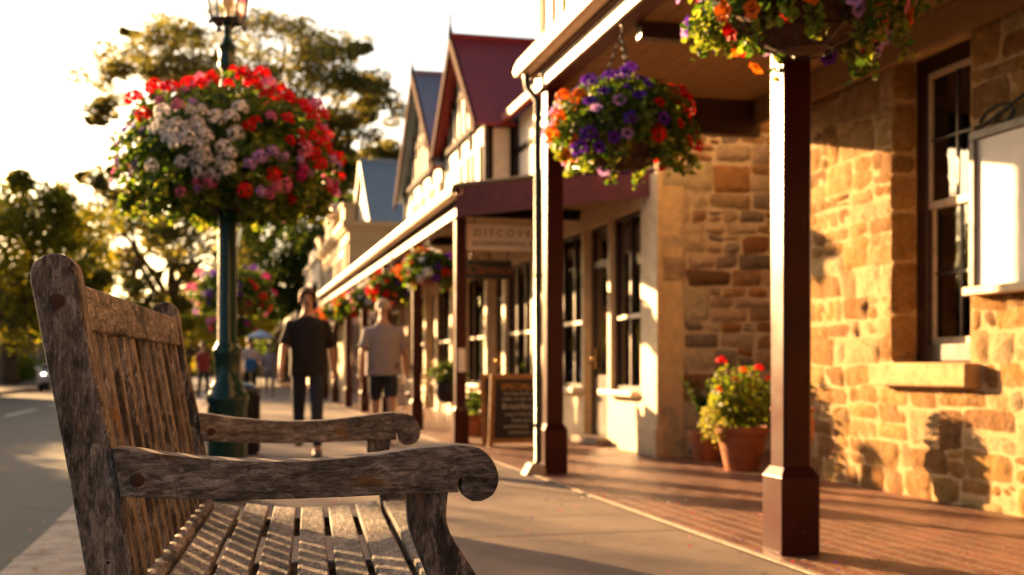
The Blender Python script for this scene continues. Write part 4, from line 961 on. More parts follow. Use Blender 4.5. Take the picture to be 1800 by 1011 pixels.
# ------------------------------------------------------------------ trees
def tree(loc, clumps, mat_cols, nper, leaf, label, group, trunk_r=.35, fork=.35, name='tree', seed=1, lean=(0, 0), stuff=None):
    """clumps: (dx, dy, z, r, squash) about the trunk foot."""
    rng = np.random.default_rng(seed); rnd = random.Random(seed)
    root = empty(name, loc, 0, label, 'tree', group); m = MB()
    top = max(c[2] for c in clumps); mx_ = sum(c[0] for c in clumps)/len(clumps); my_ = sum(c[1] for c in clumps)/len(clumps)
    fk = Vector((lean[0], lean[1], top*fork)); m.tube([(0, 0, -.2), (lean[0]*.4, lean[1]*.4, top*fork*.5), fk], [trunk_r*1.25, trunk_r, trunk_r*.8], 10)
    hub2 = []
    for k in range(5):
        a = 2*math.pi*k/5; h2 = Vector((mx_*.6+math.cos(a)*abs(top)*.13+fk.x*.4, my_*.6+math.sin(a)*top*.10, top*(fork+.22+.04*(k % 2)))); hub2.append(h2)
        m.tube([fk, (fk+h2)/2+Vector((rnd.uniform(-.3, .3), rnd.uniform(-.3, .3), 0)), h2], [trunk_r*.6, trunk_r*.48, trunk_r*.36], 7)
    P, N_, S = [], [], []
    for (dx, dy, z, r, sq) in clumps:
        c = Vector((dx, dy, z)); h2 = min(hub2, key=lambda q: (q-c).length)
        m.tube([h2, h2.lerp(c, .5)+Vector((rnd.uniform(-.4, .4), rnd.uniform(-.4, .4), -r*.3)), c-Vector((0, 0, r*.3*sq))], [trunk_r*.3, trunk_r*.2, trunk_r*.07], 5)
        # sub clumps give the uneven edge
        ns = 7; subs = [c]+[c+Vector((rnd.gauss(0, .5)*r, rnd.gauss(0, .5)*r, rnd.gauss(0, .45)*r*sq)) for _ in range(ns)]
        for s_ in subs:
            nn_ = int(nper/(ns+1)*rnd.uniform(.6, 1.4)); d = rng.normal(size=(nn_, 3)); d /= np.linalg.norm(d, axis=1, keepdims=True); rr = rng.uniform(.35, 1, nn_)**.6*r*.52
            P.append(d*rr[:, None]*np.array([1, 1, sq])+np.array(s_)); N_.append(d+rng.normal(scale=.6, size=d.shape)+np.array([0, 0, .4])); S.append(rng.uniform(.6, 1.4, nn_)*leaf)
    P = np.concatenate(P); N_ = np.concatenate(N_); S = np.concatenate(S)
    m.build('trunk', BARK, root, True); leaf_obj('crown', root, P, N_, S, pal_cols(rng, len(P), mat_cols, .3), TLEAF, aspect=.6)
    return root
def clumps_from(base, d, pts, rnd, spread=1.0, sq=.75):      # surveyed crown lobes (picture x, y, radius) at their distance
    out = []
    for (px, py, r) in pts:
        dd_ = d+rnd.uniform(-1, 1)*spread; p = at(px, py, dd_)-Vector(base); out.append((p.x, p.y, p.z, r/F*dd_*1.5, sq))
    return out
rnd = random.Random(8)
OLIVE = [(.14, .145, .05), (.11, .12, .04), (.19, .18, .06), (.085, .09, .035), (.22, .19, .07)]
DEEP = [(.04, .075, .015), (.06, .10, .02), (.03, .05, .012), (.09, .12, .025)]
YELG = [(.17, .18, .02), (.12, .14, .015), (.22, .19, .02), (.07, .09, .014)]
gp = [(215,125,32), (245,95,38), (290,70,40), (335,62,42), (310,110,44), (265,128,36), (380,85,42), (400,135,44), (350,135,36), (455,50,42), (500,55,46), (545,72,46), (590,95,42), (515,108,46), (470,125,44), (560,128,44), (605,140,34), (640,155,30), (672,182,26), (650,205,24), (625,85,20), (180,188,22), (165,210,12), (430,185,36), (520,170,40), (590,190,34), (620,235,28), (600,262,24), (350,160,30), (470,200,30), (560,225,30), (660,150,18), (225,60,10)]
b = at(430, 645, 78); b.z = 0
tree(b, clumps_from(b, 78, gp, rnd, 5, .6), OLIVE, 1100, .12, 'tall olive gum tree with wide open crown rising behind the near lamp', 'trees at the end of the street', .7, .3, 'gum_tree', 2)
lp = [(20,350,45), (60,340,42), (100,365,42), (130,410,38), (40,400,55), (95,430,50), (140,460,34), (20,450,55), (70,490,55), (125,510,42), (165,500,22), (10,520,50), (60,555,40), (110,560,36), (-30,370,55), (-40,450,60), (-30,540,60), (-90,400,60), (-95,500,60), (150,560,26), (180,545,16), (45,320,20)]
b = at(15, 645, 57); b.z = 0
tree(b, clumps_from(b, 57, lp, rnd, 3.5, .9), YELG, 1300, .11, 'dense yellow green street tree across the road on the left', 'trees at the end of the street', .4, .25, 'street_tree', 3)
cp = [(175,320,20), (205,305,14), (180,375,26), (215,400,34), (255,420,26), (170,430,30), (205,460,28), (235,500,22), (290,400,24), (325,425,28), (320,470,20), (350,380,30), (375,430,34), (400,480,36), (345,500,24), (330,530,26), (300,545,20), (175,500,30), (250,545,24), (395,350,34), (440,330,34), (215,545,26), (270,370,16), (140,310,8)]
b = at(300, 645, 68); b.z = 0
tree(b, clumps_from(b, 68, cp, rnd, 4, .8), OLIVE, 620, .13, 'sparse brownish tree with the bright sky showing through, left of the near lamp', 'trees at the end of the street', .4, .35, 'street_tree', 4)
dp = [(450,390,44), (500,400,44), (540,380,40), (470,450,46), (520,450,40), (560,440,34), (440,500,40), (500,510,42), (545,500,36), (480,560,36), (530,560,34), (580,400,26), (600,360,24), (570,350,24), (430,440,36), (440,560,34), (600,300,20), (575,560,28)]
b = at(505, 645, 72); b.z = 0
tree(b, clumps_from(b, 72, dp, rnd, 4, .9), DEEP, 1000, .13, 'dark green tree beyond the shops, right of the near lamp', 'trees at the end of the street', .45, .3, 'street_tree', 5)
rp = [(615,290,22), (645,275,22), (675,268,20), (705,270,20), (660,300,22), (620,320,22), (700,295,22), (735,285,20), (590,330,20), (600,370,18)]
b = at(660, 645, 95); b.z = 0
tree(b, clumps_from(b, 95, rp, rnd, 4, .8), OLIVE, 800, .16, 'farthest tree, its crown showing just above the pale blue roof', 'trees at the end of the street', .4, .4, 'street_tree', 6)
yp = [(370,560,24), (350,590,24), (385,600,24), (460,575,20), (330,570,22), (355,625,20), (400,560,22), (300,590,24), (250,600,26), (200,600,28), (160,610,24), (420,600,24), (275,560,14)]
b = at(330, 645, 52); b.z = 0
tree(b, clumps_from(b, 52, yp, rnd, 3, .8), [(.28, .26, .03), (.20, .21, .03), (.32, .27, .03)], 700, .08, 'low bright yellow green tree seen over the bench back', 'trees at the end of the street', .2, .3, 'small_tree', 7)
def shrub(px, d, w_, h_, label, pal, seed, group='shrubs across the road'):
    p = at(px, 645, d); p.z = 0; rng = np.random.default_rng(seed)
    root = empty('shrub', p, 0, label, 'shrub', group)
    n_ = 1500; dd_ = rng.normal(size=(n_, 3)); dd_ /= np.linalg.norm(dd_, axis=1, keepdims=True); lum = np.array([noise.noise(Vector(x)*2+Vector((seed, 0, 0))) for x in dd_])
    P = dd_*(rng.uniform(.5, 1, n_)*(1+.35*lum))[:, None]*np.array([w_/2, w_/2, h_*.5])+np.array([0, 0, h_*.5]); P[:, 2] = np.maximum(P[:, 2], .02)
    m = MB(); 
    for k in range(6): m.tube([(0, 0, 0), (math.cos(k)*w_*.15, math.sin(k)*w_*.15, h_*.4), (math.cos(k)*w_*.3, math.sin(k)*w_*.3, h_*.75)], [.03, .02, .008], 5)
    m.build('stems', BARK, root); leaf_obj('foliage', root, P, dd_+rng.normal(scale=.5, size=dd_.shape), rng.uniform(.6, 1.3, n_)*.07, pal_cols(rng, n_, pal), TLEAF)
for k, (px, d, w_, h_, lb_) in enumerate([(35, 60, 3.0, 1.5, 'dark rounded shrub in front of the red roofed store'), (8, 62, 2.4, 1.3, 'dark shrub at the far left edge behind the road'), (120, 66, 4, 2.2, 'broad shrub behind the bench post, right of the white car'), (200, 66, 4.5, 2.4, 'broad shrub seen between the bench back slats'), (290, 68, 4.5, 2.6, 'tall shrub behind the far end of the bench'), (560, 72, 4.5, 3.0, 'green shrub at the end of the shop row')]):
    shrub(px, d, w_, h_, lb_, DEEP, 50+k)
# far wood closing the street
rng = np.random.default_rng(77); P, N_, S = [], [], []
for k in range(110):
    an = R(rng.uniform(-34, 14)); dist = rng.uniform(130, 175); r = rng.uniform(4.5, 8)
    c = np.array([math.sin(an)*dist, math.cos(an)*dist, rng.uniform(1, 6)]); d = rng.normal(size=(420, 3)); d /= np.linalg.norm(d, axis=1, keepdims=True)
    P.append(c+d*rng.uniform(.6, 1, (420, 1))*np.array([r, r, r*.75])); N_.append(d+rng.normal(scale=.5, size=d.shape)); S.append(rng.uniform(.3, .6, 420))
P = np.concatenate(P); N_ = np.concatenate(N_); S = np.concatenate(S)
o = leaf_obj('far_wood', None, P, N_, S, pal_cols(rng, len(P), DEEP+OLIVE), TLEAF); tag(o, 'far low wood closing the end of the street behind the trees', 'wood', kind='stuff')
# ------------------------------------------------------------------ pots, planters, signs
def pot(loc, r0, r1, h, mat, label, name='flower_pot', group=None):
    root = empty(name, loc, 0, label, 'plant pot', group)
    MB().lathe([(r0*.95, 0), (r0, .01), (r1*.96, h*.82), (r1*1.06, h*.84), (r1*1.08, h), (r1*.98, h), (r1*.92, h*.9), (.01, h*.88)], n=32).build('pot', mat, root, True)
    return root
tp = pot((4.42, 9.28, .005), .15, .225, .39, TERRA, 'terracotta pot of leafy geraniums with red blooms at the alley mouth')
rng = np.random.default_rng(5); rnd = random.Random(5)
def bushy(root, c, rad, n_, leaf, pal, seed, name='foliage'):
    rng = np.random.default_rng(seed); d = rng.normal(size=(n_, 3)); d /= np.linalg.norm(d, axis=1, keepdims=True)
    lum = np.array([noise.noise(Vector(x)*2.2+Vector((seed, 0, 0))) for x in d])
    P = d*(rng.uniform(.25, 1, n_)**.5*(1+.45*lum))[:, None]*np.array(rad)+np.array(c)
    return leaf_obj(name, root, P, d+rng.normal(scale=.6, size=d.shape)+np.array([0, 0, .4]), rng.uniform(.6, 1.3, n_)*leaf, pal_cols(rng, n_, pal), LEAF, aspect=.7)
bushy(tp, (0, 0, .60), (.30, .28, .30), 1300, .028, [(.12, .18, .02), (.18, .22, .03), (.08, .13, .02), (.24, .26, .04)], 5)
m = MB()
for k in range(14):
    a = k*2.4; q = .04+.012*k; m.tube([(math.cos(a)*q*.5, math.sin(a)*q*.5, .33), (math.cos(a)*q, math.sin(a)*q, .55), (math.cos(a)*q*1.6, math.sin(a)*q*1.6, .72+.01*k)], .005, 5, False, (.12, .15, .04))
m.build('stems', LEAF, tp)
bushy(tp, (-.24, .02, .43), (.16, .14, .20), 420, .018, [(.35, .33, .12), (.22, .25, .06)], 9, 'trailing_foliage')
for k, (dx, dz, s) in enumerate([(-.20, .96, 1.1), (-.05, .88, .8), (.10, .90, .9), (-.12, .80, .7), (.2, .8, .8), (-.28, .72, .6), (.04, .74, .7)]):
    put_flower(tp, flower_mesh('geranium', REDC if k != 1 else ORNG, k % 3), (dx, -.12 if k else 0, dz), (0, -.5, 1), s*.9, k, rnd)
m = MB(); m.tube([(-.12, 0, .6), (-.18, 0, .8), (-.20, 0, .93)], .004, 5, False, (.12, .15, .04)); m.build('flower_stalk', LEAF, tp)
bp = pot((4.52, 10.3, .005), .12, .16, .30, TERRA, 'smaller pot of dark spiky leaves behind the geranium pot, by the rubble side wall')
P, N_, S = [], [], []
for k in range(70):
    a = rnd.uniform(0, 6.28); L = rnd.uniform(.25, .65)
    for j in range(7):
        t_ = j/7; P.append((math.cos(a)*L*t_*.55, math.sin(a)*L*t_*.55, .40+L*(t_-.35*t_*t_)*1.2)); N_.append((math.cos(a)*.5+rnd.uniform(-.3, .3), math.sin(a)*.5, 1)); S.append(.05*(1.2-t_))
leaf_obj('spiky_foliage', bp, np.array(P), np.array(N_), np.array(S), pal_cols(rng, len(P), [(.03, .06, .015), (.05, .08, .02)]), LEAF, aspect=.35)
# urn planter on stand before the shop
ur = empty('urn_planter', (3.62, 19.0, .005), 0, 'black urn planter on legs below the red hanging pot', 'planter')
m = MB(); m.lathe([(.09, .30), (.18, .36), (.22, .48), (.21, .62), (.24, .64), (.24, .67), (.2, .66), (.01, .64)], n=20); m.build('urn', BLACK, ur, True)
for k in range(3):
    a = 2.1*k; MB().tube([(math.cos(a)*.12, math.sin(a)*.12, .36), (math.cos(a)*.17, math.sin(a)*.17, .15), (math.cos(a)*.2, math.sin(a)*.2, 0)], .015, 6).build('leg', BLACK, ur)
bushy(ur, (0, 0, .80), (.30, .3, .2), 500, .04, DEEP, 12)
sp = pot((3.15, 14.6, .005), .12, .16, .30, TERRA, 'small pot of green leaves tucked behind the chalkboard')
bushy(sp, (0, 0, .42), (.2, .2, .18), 300, .035, GREENS, 13)

def text_part(body, size, loc, rot, mat, parent, depth=.002, font_shear=0, sx=1, name='lettering'):
    cu = bpy.data.curves.new(name, 'FONT'); cu.body = body; cu.size = size; cu.align_x = 'CENTER'; cu.align_y = 'CENTER'; cu.extrude = depth; cu.shear = font_shear; cu.space_character = sx
    tmp = bpy.data.objects.new(name, cu); COL.objects.link(tmp); dg = bpy.context.evaluated_depsgraph_get(); me = bpy.data.meshes.new_from_object(tmp.evaluated_get(dg)); bpy.data.objects.remove(tmp)
    me.materials.clear(); me.materials.append(mat); me.name = name
    o = bpy.data.objects.new(name, me); o.location = loc; o.rotation_euler = rot; link(o, parent); return o
INK = mat_paint('sign_ink', (.10, .05, .035), .5); CHALK = mat_paint('chalk', (.50, .48, .45), .9, .2); OCH = mat_paint('ochre_letters', (.55, .25, .04), .6); GILT = mat_paint('dull_gilt', (.30, .08, .02), .4)
sg = empty('hanging_sign', (3.36, 13.5, 2.34), 0, 'white rectangular sign with two lines of dark lettering under the low verandah', 'sign')
m = MB(); m.box(-.60, .60, -.02, .02, 0, .31); m.build('sign_board', mat_paint('sign_cream', (.88, .82, .76), .5, .05), sg, False, .004)
text_part('D I S C O V E R Y', .125, (0, -.0215, .205), (R(90), 0, 0), INK, sg, sx=1.0); text_part('accommodation & cafe', .105, (0, -.0215, .085), (R(90), 0, 0), INK, sg)
m = MB()
for x in (-.45, .45): m.tube([(x, 0, .31), (x, 0, .48)], .008, 6)
m.build('sign_hanger', BLACK, sg)
sg = empty('hanging_sign', (3.36, 14.7, 2.08), 0, 'small black sign with faded red script below the white sign', 'sign')
m = MB(); m.box(-.31, .31, -.018, .018, 0, .25); m.build('sign_board', BLACK, sg, False, .006)
text_part('Clarence', .17, (0, -.020, .125), (R(90), 0, 0), GILT, sg, font_shear=.3)
m = MB()
for x in (-.25, .25): m.tube([(x, 0, .25), (x, 0, .755)], .007, 6)
m.build('sign_hanger', BLACK, sg)

ab = empty('chalkboard', at(905, 785, 13.1), 0, 'wooden framed chalkboard A sign with white chalk writing beside the maroon post', 'sign'); ab.location.z = .006
WOODF = mat_paint('oiled_pine', (.36, .17, .05), .6, .25, .3, 14)
def abpanel(sgn, nm):
    M_ = Matrix.Rotation(R(9)*sgn, 4, 'X'); m = MB(); b_ = MB()
    bw, bh, fw = .35, .84, .055
    m.box(-bw, -bw+fw, -.014, .014, 0, bh); m.box(bw-fw, bw, -.014, .014, 0, bh); m.box(-bw+fw, bw-fw, -.014, .014, bh-fw, bh); m.box(-bw+fw, bw-fw, -.014, .014, .05, .05+fw)
    b_.box(-bw+fw, bw-fw, -.006, .006, .05+fw, bh-fw)
    off = Vector((0, -sgn*.145, 0))
    for q in (m, b_): q.v = [tuple(M_ @ Vector(p)+off) for p in q.v]
    f_ = m.build('frame', WOODF, ab, False, .003); p_ = b_.build('blackboard', mat_paint('blackboard'+nm, (.018, .018, .02), .75, .2), ab)
    return M_, off
M1, off1 = abpanel(-1, 'a'); M1b = abpanel(1, 'b')
M_ = Matrix.Rotation(-R(9), 4, 'X')
# front panel is the one leaning away from the viewer (foot towards -Y)
lines = [('SPECIALS', .10, .70, OCH), ('morning tea & cake', .052, .625, CHALK), ('coffee on the verandah', .052, .56, CHALK), ('Breakfast', .095, .475, CHALK), ('soup of the day', .055, .385, CHALK), ('fresh pies', .06, .315, CHALK), ('sandwiches', .065, .245, CHALK), ('milkshakes', .055, .175, CHALK)]
for k, (s_, size, z, mt) in enumerate(lines):
    p = Matrix.Rotation(-R(9), 4, 'X') @ Vector(((k % 3-1)*.03, -.0075, z)) + Vector((0, -.145, 0)) if False else None
def place_chalk():
    foot = None
    # the panel whose foot is nearer the viewer: y offset negative
    for sgn in (-1, 1):
        if -sgn*.145 < 0: foot = sgn
    Mx = Matrix.Rotation(R(9)*foot, 4, 'X')
    top = Mx @ Vector((0, 0, .84))+Vector((0, -foot*.145, 0))
    return foot, Mx
foot, Mx = place_chalk()
for k, (s_, size, z, mt) in enumerate(lines):
    p = Mx @ Vector(((k % 3-1)*.03, -.0078, z))+Vector((0, -foot*.145, 0))
    text_part(s_, size, p, (R(90)+R(9)*foot, 0, 0), mt, ab, .0006, name='chalk_writing')
# paper notice on a post
pn = empty('paper_notice', (2.705, 13.292, 1.0), 0, 'small white paper notice taped to the maroon post by the chalkboard', 'notice')
m = MB(); m.box(-.045, .045, -.0025, .0, -.14, .14); m.build('paper', WHITE, pn)
# litter bin
lbn = empty('litter_bin', (at(424,645,12.0).x, at(424,645,12.0).y, 0), 0, 'dark round litter bin with a brass rim beside the near lamp base', 'bin')
m = MB(); m.lathe([(.17, 0), (.18, .03), (.18, .62), (.19, .64)], n=20); 
m.build('bin_body', BLACK, lbn, True); m = MB(); m.lathe([(.195, .64), (.205, .66), (.195, .69), (.12, .74), (.02, .755)], n=20); m.build('bin_lid', DGREEN, lbn, True)
m = MB()
for k in range(20): a = math.pi*k/10; m.box(math.cos(a)*.188-.008, math.cos(a)*.188+.008, math.sin(a)*.188-.008, math.sin(a)*.188+.008, .03, .62)
m.build('bin_slats', DARKM, lbn)

# cafe table and chairs
def cafe_chair(loc, rz, label):
    r = empty('cafe_chair', loc, rz, label, 'chair', 'cafe chairs under the low verandah'); ST = mat_paint('brushed_steel', (.5, .46, .42), .25, .1, .05, 9, 1) if 'brushed_steel' not in bpy.data.materials else bpy.data.materials['brushed_steel']
    m = MB(); m.lathe([(.01, .44), (.20, .44), (.21, .45), (.20, .465), (.01, .46)], n=20); m.build('seat', ST, r, True)
    for sx in (-1, 1):
        for sy in (-1, 1): MB().tube([(sx*.15, sy*.15, .44), (sx*.20, sy*.20, 0)], .013, 6).build('leg', ST, r)
    m = MB(); m.tube([(-.19, -.12, .46), (-.2, -.2, .7), (-.17, -.22, .84), (0, -.23, .88), (.17, -.22, .84), (.2, -.2, .7), (.19, -.12, .46)], .013, 8)
    for z in (.6, .68, .76): m.box(-.19, .19, -.215, -.20, z, z+.04)
    m.build('backrest', ST, r); return r
tb = empty('cafe_table', (3.35, 20.9, .006), 0, 'round steel cafe table under the low verandah behind the grey shirted man', 'table')
ch = cafe_chair((3.3, 20.2, .006), .3, 'steel cafe chair on the near side of the round table'); c2 = copy_tree(ch); c2.location = (3.25, 21.7, .006); c2.rotation_euler = (0, 0, 3.3); c2['label'] = 'steel cafe chair on the far side of the round table'
ST = bpy.data.materials['brushed_steel']
m = MB(); m.lathe([(.01, .72), (.34, .72), (.35, .735), (.34, .75), (.01, .75)], n=28); m.build('tabletop', ST, tb, True)
m = MB(); m.lathe([(.22, 0), (.22, .02), (.03, .05), (.025, .72)], n=16); m.build('pedestal', ST, tb, True)
# market umbrella
mu = empty('market_umbrella', at(458, 645, 38), 0, 'pale blue and white market umbrella beyond the far lamp', 'umbrella'); mu.location.z = 0
m = MB(); N_ = 8
for k in range(N_):
    a, b = 2*math.pi*k/N_, 2*math.pi*(k+1)/N_; m.add([(0, 0, 2.15), (math.cos(a)*.42, math.sin(a)*.42, 1.95), (math.cos(b)*.42, math.sin(b)*.42, 1.95), (math.cos(a)*.42, math.sin(a)*.42, 1.86), (math.cos(b)*.42, math.sin(b)*.42, 1.86)], [(0, 1, 2), (1, 3, 4, 2)], None)
m.build('canopy', mat_paint('pale_canvas', (.55, .68, .80), .7), mu); MB().tube([(0, 0, 0), (0, 0, 2.25)], .02, 8).build('pole', BLACK, mu)

# ------------------------------------------------------------------ car
def car(loc, rz):
    r = empty('parked_car', loc, rz, 'white car with lit headlights across the road beside the bench post', 'car')
    PW = mat_paint('white_car_paint', (.70, .70, .72), .18, .03, .0); BK = mat_paint('car_rubber', (.02, .02, .02), .7)
    YZ = lambda u, w_, t_: (t_, u, w_)
    low = smooth([(-2.1, .35), (-2.15, .55), (-2.05, .78), (-1.3, .90), (-1.1, .93), (1.5, .98), (2.05, .95), (2.15, .7), (2.1, .35)], 3)
    m = MB(); m.prism(low, YZ, -.86, .86); m.build('body', PW, r, True, .08, 4)
    cab = smooth([(-1.15, .90), (-.45, 1.36), (.2, 1.44), (1.0, 1.40), (1.75, .96)], 4); vs = []
    m = MB(); n_ = len(cab)
    vs = [(-.80+.16*(w_-.9)/.5, u, w_) for u, w_ in cab]+[(.80-.16*(w_-.9)/.5, u, w_) for u, w_ in cab]
    m.add(vs, [(i, i+1, i+1+n_, i+n_) for i in range(n_-1)]+[tuple(range(n_-1, -1, -1)), tuple(range(n_, 2*n_))]); m.build('cabin', bpy.data.materials['dark_pane'], r, True, .02)
    m = MB(); m.box(-.60, .60, -.35, .95, 1.405, 1.455); m.build('roof', PW, r, True, .04, 3)
    for sx in (-1, 1):
        for y in (-1.35, 1.35):
            w_ = MB(); w_.tube([(sx*.70, y, .32), (sx*.88, y, .32)], .32, 24); wh = w_.build('wheel', BK, r, True, .02); q = MB(); q.tube([(sx*.87, y, .32), (sx*.89, y, .32)], .19, 16); q.build('rim', ST, wh, True)
        h = MB(); h.sphere((sx*.62, -2.08, .66), .12, 12, None, (1.5, .5, .8)); h.build('headlight', mat_emit('headlight_glow', (1, .78, .5), 14) if 'headlight_glow' not in bpy.data.materials else bpy.data.materials['headlight_glow'], r, True)
        g = MB(); g.box(sx*.95-.1, sx*.95+.1, -.75, -.65, .92, 1.05); g.build('mirror', PW, r, True, .03)
    m = MB(); m.box(-.42, .42, -2.17, -2.10, .50, .62); m.box(-.7, .7, -2.16, -2.08, .30, .42); m.build('grille', BK, r)
cl = at(112, 645, 49); car((cl.x, cl.y, -.12), 0.06)

# ------------------------------------------------------------------ people
def skinned(name, verts, edges, radii, mat, parent, sub=2, root=0):
    me = bpy.data.meshes.new(name); me.from_pydata(verts, edges, []); me.materials.append(mat)
    o = bpy.data.objects.new(name, me); link(o, parent)
    s = o.modifiers.new('skin', 'SKIN'); s.use_smooth_shade = True; s.branch_smoothing = .4
    sv = me.skin_vertices[0].data
    for i, r_ in enumerate(radii): sv[i].radius = (r_, r_) if not isinstance(r_, tuple) else r_
    sv[root].use_root = True
    if sub: ss = o.modifiers.new('sub', 'SUBSURF'); ss.levels = sub; ss.render_levels = sub
    return o
def person(loc, rz, label, h=1.66, stride=.3, shirt=None, legs=None, shorts=False, hair=None, hat=None, shoe=None, arm=(.10, -.10), fat=1.0, skin=None, bend=.25, extra=None, sleeve=True):
    k = h/1.75; r = empty('person', loc, rz, label, 'person'); r.scale = (k, k, k); skin = skin or SKIN    # facing -Y
    s = stride
    J = {}; E = []; Rr = {}
    def j(n_, p, rad, par=None): J[n_] = p; Rr[n_] = rad; par and E.append((par, n_))
    j('pel', (0, 0, .96), .125*fat); j('spi', (0, -.005, 1.14), .115*fat, 'pel'); j('che', (0, -.01, 1.32), .105*fat, 'spi'); j('nb', (0, 0, 1.435), .060, 'che'); j('nk', (0, -.012, 1.52), .05, 'nb')
    j('jaw', (0, -.035, 1.575), (.058, .062), 'nk'); j('face', (0, -.028, 1.645), (.072, .086), 'jaw'); j('crn', (0, -.012, 1.70), (.066, .078), 'face')
    j('nose', (0, -.128, 1.618), .010, 'face')
    for sx, tg in ((-1, 'L'), (1, 'R')):
        f_ = s*sx; a_ = arm[0] if sx < 0 else arm[1]
        j('sh'+tg, (sx*.155*fat**.5, 0, 1.365), .050, 'nb'); el = (sx*(.225+.02*fat), -a_*.5+.03, 1.13); wr = (sx*(.245+.02*fat), -a_*1.3-.05, .90)
        j('el'+tg, el, .040, 'sh'+tg); j('fa'+tg, tuple(x*.65+y*.35 for x, y in zip(el, wr)), .038, 'el'+tg); j('wr'+tg, wr, .026, 'fa'+tg); j('pm'+tg, (wr[0]+sx*.004, wr[1]-.012, wr[2]-.055), (.020, .036), 'wr'+tg)
        for q, (fy, L) in enumerate(((-.030, .066), (-.010, .076), (.010, .072), (.028, .056))):
            b0 = (wr[0]+sx*.006, wr[1]-.015+fy, wr[2]-.095); j('f%d%s' % (q, tg), b0, .0095, 'pm'+tg); j('g%d%s' % (q, tg), (b0[0]-sx*.008, b0[1]-.006, b0[2]-L*.5), .009, 'f%d%s' % (q, tg)); j('h%d%s' % (q, tg), (b0[0]-sx*.024, b0[1]-.008, b0[2]-L*.92), .0075, 'g%d%s' % (q, tg))
        j('t0'+tg, (wr[0]-sx*.012, wr[1]-.055, wr[2]-.055), .011, 'pm'+tg); j('t1'+tg, (wr[0]-sx*.02, wr[1]-.072, wr[2]-.088), .009, 't0'+tg)
        fw = f_ > 0; hip = (sx*.088, 0, .90)
        kn = (sx*.095, -f_*.55-(bend*.12 if not fw else .05), .50); an = (sx*.10, -f_*1.05+(.10*bend if not fw else .0), .085+(0 if fw else .05*bend*2*abs(s)/.3))
        j('hp'+tg, hip, .088*fat**.6, 'pel'); j('kn'+tg, kn, .056, 'hp'+tg); j('cf'+tg, tuple(x*.68+y*.32+(0, .015, 0)[i] for i, (x, y) in enumerate(zip(kn, an))), .054, 'kn'+tg); j('an'+tg, an, .036, 'cf'+tg); j('to'+tg, (an[0]+sx*.01, an[1]-.13, an[2]-.05), .030, 'an'+tg)
    names = list(J); idx = {n_: i for i, n_ in enumerate(names)}
    skinned('body', [J[n_] for n_ in names], [(idx[a_], idx[b_]) for a_, b_ in E], [Rr[n_] for n_ in names], skin, r, 2)
    def cloth(nm, lst, edges, rad, mat): return skinned(nm, lst, edges, rad, mat, r, 2)
    L = lambda a_, b_, t_: tuple(x+(y-x)*t_ for x, y in zip(J[a_], J[b_]))
    m = MB(); rw = random.Random(int(loc[1]*10)); N_ = 24; f2 = fat**.7
    rings = [(.845, .168, .125), (.90, .170, .130), (1.0, .166, .132), (1.10, .166, .130), (1.20, .174, .130), (1.29, .184, .128), (1.35, .186, .118), (1.395, .172, .102), (1.43, .135, .088), (1.455, .098, .076), (1.468, .070, .068), (1.455, .055, .055)]
    for z, a_, b_ in rings:
        for q in range(N_):
            an_ = 2*math.pi*q/N_; f_ = 1+.035*noise.noise(Vector((math.cos(an_)*2, math.sin(an_)*2+loc[1], z*7))) if z < 1.4 else 1
            k2 = (fat if z < 1.15 else f2) if z < 1.44 else 1; m.v.append((math.cos(an_)*a_*k2*f_, math.sin(an_)*b_*k2*f_-.006, z))
    m.f = [(i*N_+q, i*N_+(q+1) % N_, (i+1)*N_+(q+1) % N_, (i+1)*N_+q) for i in range(len(rings)-1) for q in range(N_)]; m.c = [(1, 1, 1)]*len(m.f)
    for tg, sx in (('L', -1), ('R', 1)):
        s0 = (sx*.10*f2, 0, 1.375); s1 = (sx*.160*f2, 0, 1.365)
        m.tube([s0, s1, L('sh'+tg, 'el'+tg, .30), L('sh'+tg, 'el'+tg, .62), L('sh'+tg, 'el'+tg, .84)], [.070, .072, .070, .067, .071], 14)
    m.build('shirt', shirt, r, True)
    e_ = .18 if shorts else .93
    lv = [(0, 0, .97), J['hpL'], J['knL'], J['hpR'], J['knR']]; le = [(0, 1), (1, 2), (0, 3), (3, 4)]; lr = [.100*fat, .094*fat**.5, .085 if shorts else .070, .094*fat**.5, .085 if shorts else .070]
    if shorts: lv[2] = L('hpL', 'knL', .92); lv[4] = L('hpR', 'knR', .92)
    else: lv += [L('knL', 'anL', .95), L('knR', 'anR', .95)]; le += [(2, 5), (4, 6)]; lr += [.058, .058]
    cloth('shorts' if shorts else 'trousers', lv, le, lr, legs)
    for tg in 'LR':
        a_ = J['an'+tg]; z0 = a_[2]-.085
        m = MB(); pts = [(-.045, .06), (-.05, -.05), (-.045, -.14), (0, -.20), (.045, -.14), (.05, -.05), (.045, .06), (0, .08)]
        m.v = [(a_[0]+x, a_[1]+y, z0) for x, y in pts]+[(a_[0]+x*.98, a_[1]+y*.98, z0+.05) for x, y in pts]+[(a_[0]+x*.8, a_[1]+(y*.6+.005), z0+(.11 if y > -.1 else .075)) for x, y in pts]
        m.f = [(i, (i+1) % 8, 8+(i+1) % 8, 8+i) for i in range(8)]+[(8+i, 8+(i+1) % 8, 16+(i+1) % 8, 16+i) for i in range(8)]+[tuple(range(7, -1, -1)), tuple(range(16, 24))]; m.c = [(1, 1, 1)]*len(m.f)
        m.build('shoe', shoe or BLACK, r, True, .008, 2)
    m = MB(); rnd = random.Random(len(label)); c = (0, .002, 1.675)
    nr, ns = 9, 20
